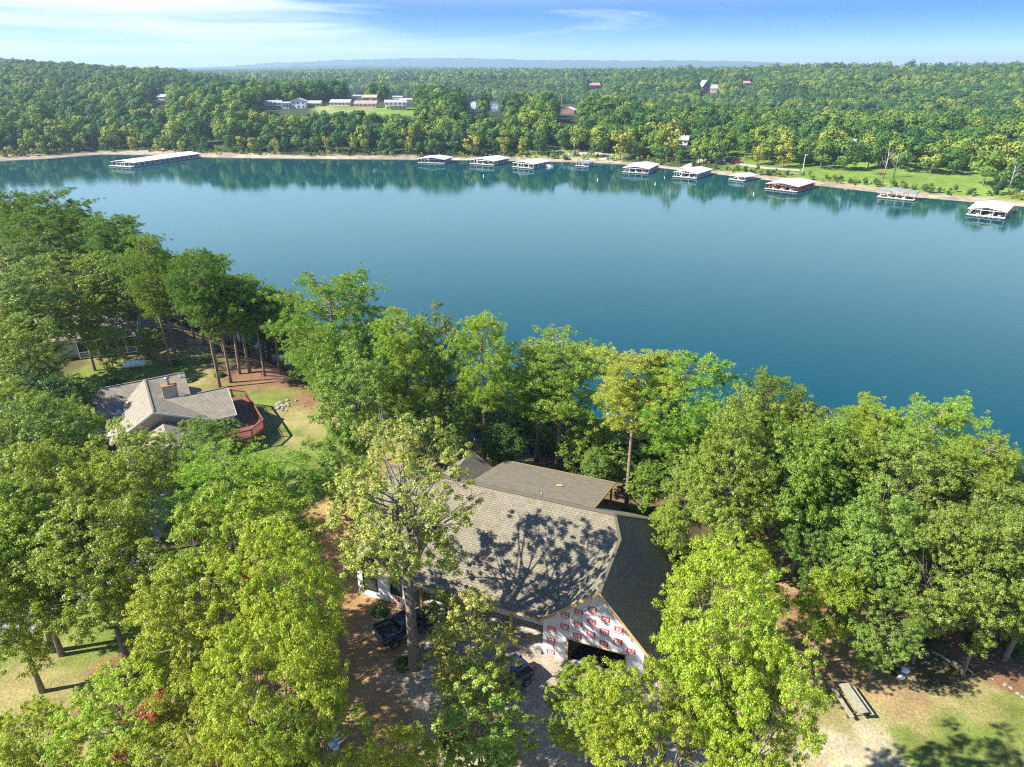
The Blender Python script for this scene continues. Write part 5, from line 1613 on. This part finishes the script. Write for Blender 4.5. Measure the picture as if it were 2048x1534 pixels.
def far_house(px, py, wpx, dpt, wall_h, rise, yaw, wall, roof, label, chim=False, deck_=False, floors=1, gable_front=False):
    P = on_far(px, py)
    D = depth(P); W_ = wpx * D / F
    r = empty('house', (P[0], P[1], P[2]), yaw, label, 'house')
    w = MB(); h = wall_h
    w.box((0, dpt / 2, h / 2 - 1.5), (W_, dpt, h + 3))
    rf = MB(); o = .6
    if gable_front:
        w.poly([(-W_ / 2, 0, h), (W_ / 2, 0, h), (0, 0, h + rise)])
        rf.slab([(-W_ / 2 - o, -o, h), (0, -o, h + rise), (0, dpt + o, h + rise), (-W_ / 2 - o, dpt + o, h)], .25); rf.slab([(0, -o, h + rise), (W_ / 2 + o, -o, h), (W_ / 2 + o, dpt + o, h), (0, dpt + o, h + rise)], .25)
    else:
        for s in (-1, 1): w.poly([(s * W_ / 2, 0, h), (s * W_ / 2, dpt, h), (s * W_ / 2, dpt / 2, h + rise)])
        rf.slab([(-W_ / 2 - o, -o, h - .2), (W_ / 2 + o, -o, h - .2), (W_ / 2 + o, dpt / 2, h + rise), (-W_ / 2 - o, dpt / 2, h + rise)], .25); rf.slab([(-W_ / 2 - o, dpt / 2, h + rise), (W_ / 2 + o, dpt / 2, h + rise), (W_ / 2 + o, dpt + o, h - .2), (-W_ / 2 - o, dpt + o, h - .2)], .25)
    w.build('wall', wall, r); ro = rf.build('roof', roof, r)
    n = max(2, int(W_ / 3.2))
    for fl in range(floors):
        for i in range(n):
            x = -W_ / 2 + W_ * (i + .5) / n; z = (h / floors) * (fl + .55)
            g = MB(); g.box((x, -.06, z), (1.5, .1, 1.4)); f = g.build('window', M['white_trim'], r)
            g = MB(); g.box((x, -.13, z), (1.25, .06, 1.15)); g.build('pane', M['glass'], f)
    if chim:
        c = MB(); c.box((W_ * .25, dpt * .5, h + rise + .3), (1.1, 1.1, 1.8)); c.build('chimney', M['stucco'], ro)
    if deck_:
        c = MB(); z = h / floors * (floors - 1) + .1 if floors > 1 else .1
        c.box((0, -1.5, z), (W_ * .8, 2.8, .2)); c.build('deck', M['dock_deck'], r)
        c = MB(); c.bar((-W_ * .4, -2.85, z + 1), (W_ * .4, -2.85, z + 1), .12)
        for i in range(9): c.bar((-W_ * .4 + W_ * .1 * i, -2.85, z - 2.5), (-W_ * .4 + W_ * .1 * i, -2.85, z + 1), .12)
        c.build('deck_rail', M['deck_rail'], r)
    hp = (h + rise) * F * .97 / D
    FAR_BOX.append((px - wpx / 2 - 1, py - hp, px + wpx / 2 + 1, py + 1, P[1]))
    return r


PW = mat('white_siding', (.72, .74, .76), .6); BW = mat('blue_grey_siding', (.5, .58, .62), .6); TW = mat('tan_siding', (.5, .42, .32), .6); BR_ = mat('brick_wall', (.30, .12, .08), .8); DW = mat('dark_log_wall', (.10, .05, .04), .8)
RG = mat('grey_far_roof', (.33, .33, .33), .8); RP = mat('pinkish_tile_roof', (.42, .26, .20), .8); RT = mat('tan_far_roof', (.45, .34, .24), .8); RR = mat('red_far_roof', (.35, .08, .05), .7)
far_house(547, 219, 32, 10, 5.0, 1.6, .1, BW, RG, 'blue-grey house with upper deck, first of the hilltop row', True, True, 2)
far_house(572, 218, 15, 9, 4.6, .7, .1, PW, RG, 'plain white block joined between two hilltop houses')
far_house(597, 217, 28, 10, 5.4, 2.2, .05, PW, RG, 'white gable-fronted hilltop house with three windows', False, False, 2, True)
far_house(628, 213, 26, 10, 2.6, 1.8, .0, TW, RG, 'low grey-roofed house behind a round treetop on the hill')
far_house(680, 213, 40, 10, 3.2, 2.0, -.1, TW, RG, 'tan house behind a lone tree beside the hill lawn', False, True)
far_house(731, 216, 43, 10, 3.3, 1.9, .0, TW, RP, 'long low house with pinkish roof and front deck on the hill lawn', True, True)
far_house(739, 203, 28, 9, 3.6, 2.0, .05, BW, RT, 'tan-roofed pale house behind the pinkish-roofed one')
far_house(716, 197, 26, 9, 3.4, 1.8, .05, BW, RG, 'grey-roofed garage-like house at the back of the hill lawn')
far_house(792, 220, 42, 11, 5.6, 1.6, .12, PW, RG, 'two-storey white house with a columned porch on the hill', False, True, 2)
far_house(812, 205, 24, 9, 4.0, 2.0, .1, BW, RT, 'tan-roofed house above the two-storey white one')
far_house(795, 199, 20, 9, 3.2, 1.8, -.1, PW, RG, 'small pale house near the hill top road', False, False, 1)
far_house(947, 212, 11, 9, 4.2, 3.0, -.3, PW, RR, 'white gable with red roof among the trees', False, False, 1, True)
far_house(990, 220, 14, 9, 5.6, 2.4, 0, PW, RG, 'narrow white-over-brick house among the trees', False, True, 2, True)
far_house(1136, 228, 25, 12, 4.6, 3.0, -.35, BR_, M['white_roof'], 'dark brick gable house with pale roof edge beside a pole', False, False, 1, True)
far_house(1190, 178, 22, 14, 6, 4, .2, DW, RP, 'brown lodge on the wooded slope across the back arm', False, False, 2)
far_house(1412, 186, 17, 16, 8, 9, .2, DW, RG, 'dark steep-gabled lodge on the far slope', False, False, 2, True)
far_house(1427, 186, 13, 14, 6, 5, -.2, TW, RG, 'paler wing of the steep-gabled lodge')
far_house(868, 163, 9, 12, 5, 4, 0, RP, RP, 'tiny pinkish house in the blue distance')
far_house(1494, 172, 14, 12, 4, 3, .1, TW, RP, 'small reddish roof near the crest of the far slope')
far_house(322, 201, 20, 10, 3.2, 2.2, -.2, TW, RG, 'grey roof showing through the left hill wood')
far_house(478, 153, 12, 14, 7, 3, 0, PW, M['white_roof'], 'white far building left of the blue ridges')
far_house(1365, 291, 18, 10, 3.4, 2, -.3, PW, M['white_roof'], 'white-roofed cottage glimpsed above the boat ramp road')
far_house(1693, 300, 30, 11, 3.8, 2.2, -.3, PW, M['white_roof'], 'white house glimpsed behind the pale dead trunk')
far_house(1780, 300, 22, 10, 3.8, 2.2, -.3, TW, RG, 'tan house glimpsed between lawn trees')
far_house(1935, 325, 26, 10, 3.6, 2.2, -.4, BW, RG, 'blue-grey cottage in the shade at the lawn top')
far_house(2000, 322, 24, 10, 3.6, 2.2, -.4, PW, M['white_roof'], 'pale cottage behind the forked dead tree at the right')

P = on_far(1474, 328); car((P[0], P[1], P[2]), .2, 'red pickup parked on the track above the twin docks', 'pickup truck', M['truck_red'], 'pickup_truck', True, 1.3)
P = on_far(1459, 325); car((P[0], P[1], P[2]), .5, 'dark car parked behind the red pickup', 'car', M['car_black'], sc=1.2)
P = on_far(1134, 306 + 14); car((P[0], P[1], P[2]), .1, 'dark car on the bank track near the tiny grey dock', 'car', M['car_black'], sc=1.0)
P = on_far(1605, 344)
r = empty('lamp_post', (P[0], P[1], P[2]), 0, 'tall pale lamp post on the shore lawn above the red-walled dock', 'lamp post')
m = MB(); m.tube([(0, 0, 0), (0, 0, 8.5)], [.22, .14], 8); m.build('pole', M['dock_frame'], r); m = MB(); m.box((.5, 0, 8.5), (1.4, .5, .3)); m.build('lamp_head', M['dock_frame'], r)
P = on_far(1122, 232)
m = MB(); m.tube([(0, 0, 0), (0, 0, 13)], [.25, .18], 6); m.bar((-1.2, 0, 12), (1.2, 0, 12), .2); o = m.build('utility_pole', M['bark_dead'], None); o.location = P; tag(o, 'wooden utility pole beside the dark brick gable house', 'utility pole')
for i, (x, y, s, lb) in enumerate([(1761, 349, 2.6, 'brown brush pile beside the pale dead trunks'), (1868, 378, 2.6, 'grey rock and stump pile on the shore lawn'), (1690, 388 - 6, 1.0, 'low rock pile by the beach'), (1586, 350, 2.0, 'scrub pile under the lamp post'), (2046, 385, 2.2, 'brush pile at the right edge lawn')]):
    P = on_far(x, y); rng = np.random.default_rng(i + 70); m = MB()
    for k in range(34):
        c = rng.normal(size=3) * s * np.array((.45, .3, .12)); c[2] = abs(c[2]); d = unit(rng.normal(size=3)) * s * .45; d[2] *= .3
        m.bar(tuple(c - d), tuple(c + d), .22 * s * .5, .16)
    o = m.build('brush_pile' if i != 1 else 'rock_pile', M['rust'] if i == 0 else M['bark_dead'], None); o.location = P; tag(o, lb, 'brush pile' if i != 1 else 'rock pile')


def far_ribbon(name, pts, w, m, lift=.12):
    V = []; q = [on_far(*p) for p in pts]
    P2 = []
    for a, b in zip(q[:-1], q[1:]):
        for t in np.linspace(0, 1, 8, endpoint=False): P2.append(a + (b - a) * t)
    P2.append(q[-1]); P2 = np.array(P2)
    for i, p in enumerate(P2):
        d = P2[min(i + 1, len(P2) - 1)] - P2[max(i - 1, 0)]; n = unit(np.array([-d[1], d[0], 0]))
        for s in (-1, -.33, .33, 1): x, y = p[0] + n[0] * s * w / 2, p[1] + n[1] * s * w / 2; V.append((x, y, gf(x, y) + lift))
    Fq = [(4 * i + k, 4 * i + k + 1, 4 * i + k + 5, 4 * i + k + 4) for i in range(len(P2) - 1) for k in range(3)]
    o = link(name, np_mesh(name, V, Fq, True), None, m); tag(o, None, kind='structure')


far_ribbon('gravel_track', [(1090, 312), (1140, 310), (1190, 308), (1222, 312), (1205, 319), (1160, 321)], 5, M['concrete'])
far_ribbon('boat_ramp', [(1365, 338), (1395, 326), (1412, 318), (1440, 322), (1480, 330), (1530, 337), (1600, 342)], 5, M['concrete'], .14)

# ---------------------------------------------------------------- far trees
FT = [far_tree_mesh(s, quads=900) for s in range(200, 206)]
FTY = [far_tree_mesh(s, m=M['yellow_leaf'], quads=520) for s in range(210, 212)]


def blocked(x, y, z, R, H):
    a, yb, dz = proj((x, y, z)); _, yt, _ = proj((x, y, z + H)); rp = R * F / dz
    for x0, y0, x1, y1, Y in FAR_BOX:
        if y < Y + 4 and a + rp > x0 and a - rp < x1 and yt < y1 and yb > y0: return True
        if abs(y - Y - 6) < 12 and a + rp * .6 > x0 and a - rp * .6 < x1: return True
    return False


TRK = [on_far(*p)[:2] for p in [(1090, 312), (1140, 310), (1190, 308), (1222, 312), (1395, 326), (1412, 318), (1440, 322), (1480, 330), (1530, 337), (1600, 342), (1474, 328), (1605, 344)]]


def far_tree(x, y, H, R, label, group=None, yellow=False, i=0):
    z = gf(x, y)
    me = (FTY if yellow else FT)[i % (2 if yellow else 6)]
    o = link('broadleaf_tree', me, None, None, (x, y, z - .3)); o.scale = (R / 5, R / 5, H / 13); o.rotation_euler = (0, 0, random.random() * 6.28)
    tag(o, label, 'tree', group); FARPTS.append((x, y, R)); return o


FARPTS = []
YT = [(22, 312, 7, 3, 'yellow-green sapling tree on the bank at the picture edge'), (68, 312, 5, 2.2, 'small yellow bank tree, second from the picture edge'), (84, 306, 8, 3.2, 'yellow bank tree between two smaller ones at the left'), (105, 303, 7, 2.6, 'slim yellow bank tree left of the rocky point'),
      (131, 302, 10, 3.8, 'largest yellow tree of the left bank, above the rocky point'), (170, 300, 8, 2.2, 'thin yellow tree just before the marina dock'), (268, 300, 10, 3.6, 'golden tree above the marina roof'), (318, 303, 9, 3.6, 'olive-yellow tree behind the marina roof'),
      (366, 306, 9, 3, 'yellow tree at the shore end of the marina dock'), (555, 309, 11, 2.4, 'thin golden tree alone on the long beach'), (655, 305, 11, 3, 'slim yellow-green tree before the tan hill house'), (708, 305, 12, 3.6, 'yellow-green tree under the pinkish-roofed house'),
      (818, 308, 19, 5, 'tall yellow-green tree left of the blue-sided dock'), (945, 312, 15, 7, 'broad bright yellow tree right above the second dock'), (1008, 312, 13, 4.5, 'round olive tree between the second and third docks'), (1044, 311, 12, 3.4, 'yellow tree above the jet-ski dock'),
      (1240, 321, 20, 7, 'big yellow-green tree on the bank beside the gravel loop'), (1345, 320, 24, 7.5, 'tallest yellow-green tree, above the first cream-roofed dock'), (1565, 336, 15, 6, 'rounded yellow-green tree on the lawn by the lamp post'), (1515, 330, 12, 5, 'olive tree right of the red pickup')]
for i, (a, b, H, R, lb) in enumerate(YT):
    P = on_far(a, b); far_tree(P[0], P[1], H, R, lb, None, True, i)
LT = [(1688, 341, 18, 8, 'big dark lawn oak with a visible trunk above the red-walled dock'), (1735, 338, 15, 6, 'lawn tree just left of the pale dead trunk'), (1815, 344, 18, 8, 'wide green lawn tree right of the forked dead tree'), (1860, 348, 16, 7, 'dense green tree at the middle of the lawn edge'),
      (1905, 350, 13, 5, 'smaller green tree casting shade on the lawn'), (1965, 372, 17, 8, 'large tree low on the lawn near the last dock'), (2030, 378, 16, 7, 'large tree at the right edge of the lawn'), (1992, 389, 9, 3.4, 'small round tree alone on the open lawn'),
      (1640, 338, 14, 6, 'dark tree at the shaded end of the lawn'), (1600, 332, 15, 6, 'dark tree behind the lamp post'), (1455, 314, 15, 6, 'tree shading the red pickup'), (1185, 300, 15, 6, 'tree inside the gravel loop'), (1298, 312, 14, 6, 'dark tree between the two tallest yellow trees')]
for i, (a, b, H, R, lb) in enumerate(LT):
    P = on_far(a, b); far_tree(P[0], P[1], H, R, lb, None, False, i)
for i, (a, b, H, lb) in enumerate([(1766, 358, 17, 'straight pale dead trunk on the shore lawn'), (1786, 356, 14, 'forked pale dead tree beside the straight dead trunk'), (2016, 383, 15, 'pale forked dead tree against the right-edge trees'), (1148, 306, 11, 'grey dead tree with fine bare twigs above the bank track')]):
    P = on_far(a, b); rng = np.random.default_rng(a); m = MB(); m.tube([(0, 0, -.5), (.2, 0, H * .4), (.1, .1, H * .75)], [.32, .24, .1], 7)
    for k in range(9):
        t = .3 + .5 * rng.random(); an = rng.random() * 6.28; s = np.array([.15, .05, H * t]); e = s + np.array([cos(an) * 3.2, sin(an) * 2, H * (.12 + .2 * rng.random())]); m.tube(curve(s, e, .0, rng, 3), [.12, .09, .06, .03], 4, False)
    o = m.build('dead_tree', M['bark_dead'], None, True); o.location = P; tag(o, lb, 'dead tree')

rngt = np.random.default_rng(77)


def far_ok(p, d, z, x, y):
    if d < 13 + 3 * vnoise(x / 8, y / 8): return False
    if z < -12.7 and d > 60: return False
    lawn_w = 62 if p > 1640 else (38 if p > 1430 else 0)
    if p > 1430 and d < lawn_w + (fbm(x / 20, y / 20, 2) - .5) * 30: return False
    if 630 < p < 860 and 116 < d < 168 and fbm(x / 16, y / 16, 2) < .55: return False
    if 1090 < p < 1180 and d < 26: return False
    if ((p - 1320) / 88) ** 2 + ((y - 2350) / 175) ** 2 < 1: return False
    return True


cnt = 0
cand = []
for _ in range(60000):
    if cnt >= 235: break
    p = rngt.uniform(-40, 2100); ys = np.interp(p, SHX, SHY); d = rngt.uniform(13, 50 if p < 1430 else 105); y = ys + d; x = x_of(p, y)
    z = gf(x, y)
    if not far_ok(p, d, z, x, y): continue
    H = rngt.uniform(13, 18.5) * (.62 if d < 20 else 1); R = rngt.uniform(4.8, 7.4) * (.62 if d < 20 else 1)
    if any((x - a) ** 2 + (y - b) ** 2 < (r_ * .5 + R * .62) ** 2 for a, b, r_ in FARPTS): continue
    if any((x - q[0]) ** 2 + (y - q[1]) ** 2 < 30 for q in TRK): continue
    if blocked(x, y, z, R, H): continue
    grp = 'left' if p < 420 else ('mid' if p < 1150 else 'right')
    lab = ['green bank tree at the picture edge below the left hill', 'green bank tree above the rocky point left of the marina', 'green bank tree right behind the marina dock', 'green bank tree along the long beach right of the marina', 'green bank tree below the pinkish-roofed hill house', 'green bank tree behind the blue-sided dock',
           'green bank tree behind the jet-ski dock', 'green bank tree by the gravel loop', 'green tree behind the first cream-roofed dock', 'green tree by the red pickup track', 'green tree above the lamp post lawn', 'green tree behind the dead trunks on the lawn', 'green tree at the right end of the lawn'][int(np.searchsorted([110, 230, 390, 590, 760, 910, 1080, 1200, 1340, 1500, 1650, 1850], p))] + (', front row' if d < 26 else (', second row' if d < 42 else ', back row'))
    grp = 'shore trees ' + lab.split('tree ', 1)[1].split(',')[0]
    far_tree(x, y, H, R, lab, grp, False, cnt)
    cnt += 1
print('far individuals', cnt)


def forest(name, pts, protos, label):
    """countless trees of a far wood: one mesh of points that carries tree shapes"""
    V = np.array([p[:3] for p in pts], np.float32)
    me = bpy.data.meshes.new(name); me.vertices.add(len(V)); me.vertices.foreach_set('co', V.ravel())
    for an, k in (('sc', 3), ('rz', 4)):
        a = me.attributes.new(an, 'FLOAT', 'POINT'); a.data.foreach_set('value', np.array([p[k] for p in pts], np.float32))
    a = me.attributes.new('ix', 'INT', 'POINT'); a.data.foreach_set('value', (np.arange(len(pts)) * 7919 % len(protos)).astype(np.int32))
    me.update()
    o = link(name, me); tag(o, label, None, None, 'stuff'); o['category'] = 'wood'
    c = bpy.data.collections.new(name + '_shapes')
    for i, m in enumerate(protos):
        q = bpy.data.objects.new('wood_tree', m); c.objects.link(q)
    ng = bpy.data.node_groups.new(name, 'GeometryNodeTree')
    ng.interface.new_socket('Geometry', in_out='INPUT', socket_type='NodeSocketGeometry'); ng.interface.new_socket('Geometry', in_out='OUTPUT', socket_type='NodeSocketGeometry')
    gi = ng.nodes.new('NodeGroupInput'); go = ng.nodes.new('NodeGroupOutput')
    ip = ng.nodes.new('GeometryNodeInstanceOnPoints'); ci = ng.nodes.new('GeometryNodeCollectionInfo')
    ci.inputs['Collection'].default_value = c; ci.inputs['Separate Children'].default_value = True; ci.inputs['Reset Children'].default_value = True
    def attr(n, t):
        q = ng.nodes.new('GeometryNodeInputNamedAttribute'); q.data_type = t; q.inputs['Name'].default_value = n
        return [s for s in q.outputs if s.enabled and s.name == 'Attribute'][0]
    mp = ng.nodes.new('GeometryNodeMeshToPoints'); ng.links.new(gi.outputs[0], mp.inputs['Mesh'])
    ng.links.new(mp.outputs[0], ip.inputs['Points']); ng.links.new(ci.outputs[0], ip.inputs['Instance'])
    ip.inputs['Pick Instance'].default_value = True
    ng.links.new(attr('ix', 'INT'), ip.inputs['Instance Index'])
    cx = ng.nodes.new('ShaderNodeCombineXYZ'); ng.links.new(attr('rz', 'FLOAT'), cx.inputs['Z'])
    er = ng.nodes.new('FunctionNodeEulerToRotation'); ng.links.new(cx.outputs[0], er.inputs[0]); ng.links.new(er.outputs[0], ip.inputs['Rotation'])
    ng.links.new(attr('sc', 'FLOAT'), ip.inputs['Scale'])
    ng.links.new(ip.outputs[0], go.inputs[0])
    md = o.modifiers.new('wood', 'NODES'); md.node_group = ng
    return o


def scatter(y0, y1, spacing, sc, seed, pmin=-260, pmax=2320):
    rng = np.random.default_rng(seed); out = []
    xm = x_of(pmax, y1); xn = x_of(pmin, y1)
    # jittered grid
    xs = np.arange(xn, xm, spacing); ys = np.arange(y0, y1, spacing)
    X, Y = np.meshgrid(xs, ys); X = X.ravel() + rng.uniform(-.48, .48, X.size) * spacing; Y = Y.ravel() + rng.uniform(-.48, .48, Y.size) * spacing
    p = px_of(X, Y); m = (p > pmin) & (p < pmax); X, Y, p = X[m], Y[m], p[m]
    d = Y - np.interp(p, SHX, SHY); m = d > 14; X, Y, p, d = X[m], Y[m], p[m], d[m]
    Z = ground_far(X, Y)
    FP = np.array([(a, b, r) for a, b, r in FARPTS])
    for x, y, z, pp, dd in zip(X, Y, Z, p, d):
        if not far_ok(pp, dd, z, x, y): continue
        inner = (dd < 52 if pp < 1430 else dd < 110)
        s = sc * rng.uniform(.72, 1.2)
        if dd < 130:
            if np.any((FP[:, 0] - x) ** 2 + (FP[:, 1] - y) ** 2 < (FP[:, 2] * .55 + 2.4) ** 2): continue
        if y < 1400 and (dd > 90 or pp < 1430) and blocked(x, y, z, 4.6 * s, 12.5 * s): continue
        if inner and pp > 1430 and dd < 60: continue
        out.append((x, y, z - .5, s, rng.random() * 6.28))
    return out


pts = scatter(250, 1500, 9.3, 1.28, 1)
forest('woodland', pts, FT, 'continuous green wood covering the hills beyond the lake')
FT2 = [far_tree_mesh(s, quads=170, q=1.9) for s in range(220, 224)]
pts2 = scatter(1500, 4200, 18.0, 2.0, 2)
forest('distant_woodland', pts2, FT2, 'hazy blue-green wood on the distant ridges')
print('forest', len(pts), len(pts2))

# beach scrub: countable tufts are tiny; built as one mass
rng = np.random.default_rng(8); pts3 = []
for _ in range(420):
    p = rng.uniform(-20, 2080); ys = np.interp(p, SHX, SHY); d = rng.uniform(7, 19) if p < 1430 else rng.uniform(8, 18)
    y = ys + d; x = x_of(p, y); pts3.append((x, y, gf(x, y) - .2, rng.uniform(.10, .30), rng.random() * 6))
forest('shore_scrub', pts3, FT[:3] + FTY, 'low green scrub along the far beach')

# ---------------------------------------------------------------- air
def haze():
    x0, x1, y0, y1, z0, z1 = -14000, 14000, -450, 12600, -40, 190
    m = MB(); m.box(((x0 + x1) / 2, (y0 + y1) / 2, (z0 + z1) / 2), (x1 - x0, y1 - y0, z1 - z0))
    mt = bpy.data.materials.new('air'); mt.use_nodes = True; nt = mt.node_tree; nt.nodes.clear()
    out = N(nt, 'ShaderNodeOutputMaterial'); v = N(nt, 'ShaderNodeVolumePrincipled')
    v.inputs['Color'].default_value = (.55, .78, 1.0, 1); v.inputs['Density'].default_value = HAZE; v.inputs['Anisotropy'].default_value = .2
    nt.links.new(v.outputs[0], out.inputs['Volume'])
    o = m.build('haze', mt, None); tag(o, None, None, None, 'stuff'); o['label'] = 'thin blue summer haze over lake and hills'


HAZE = .00015
haze()
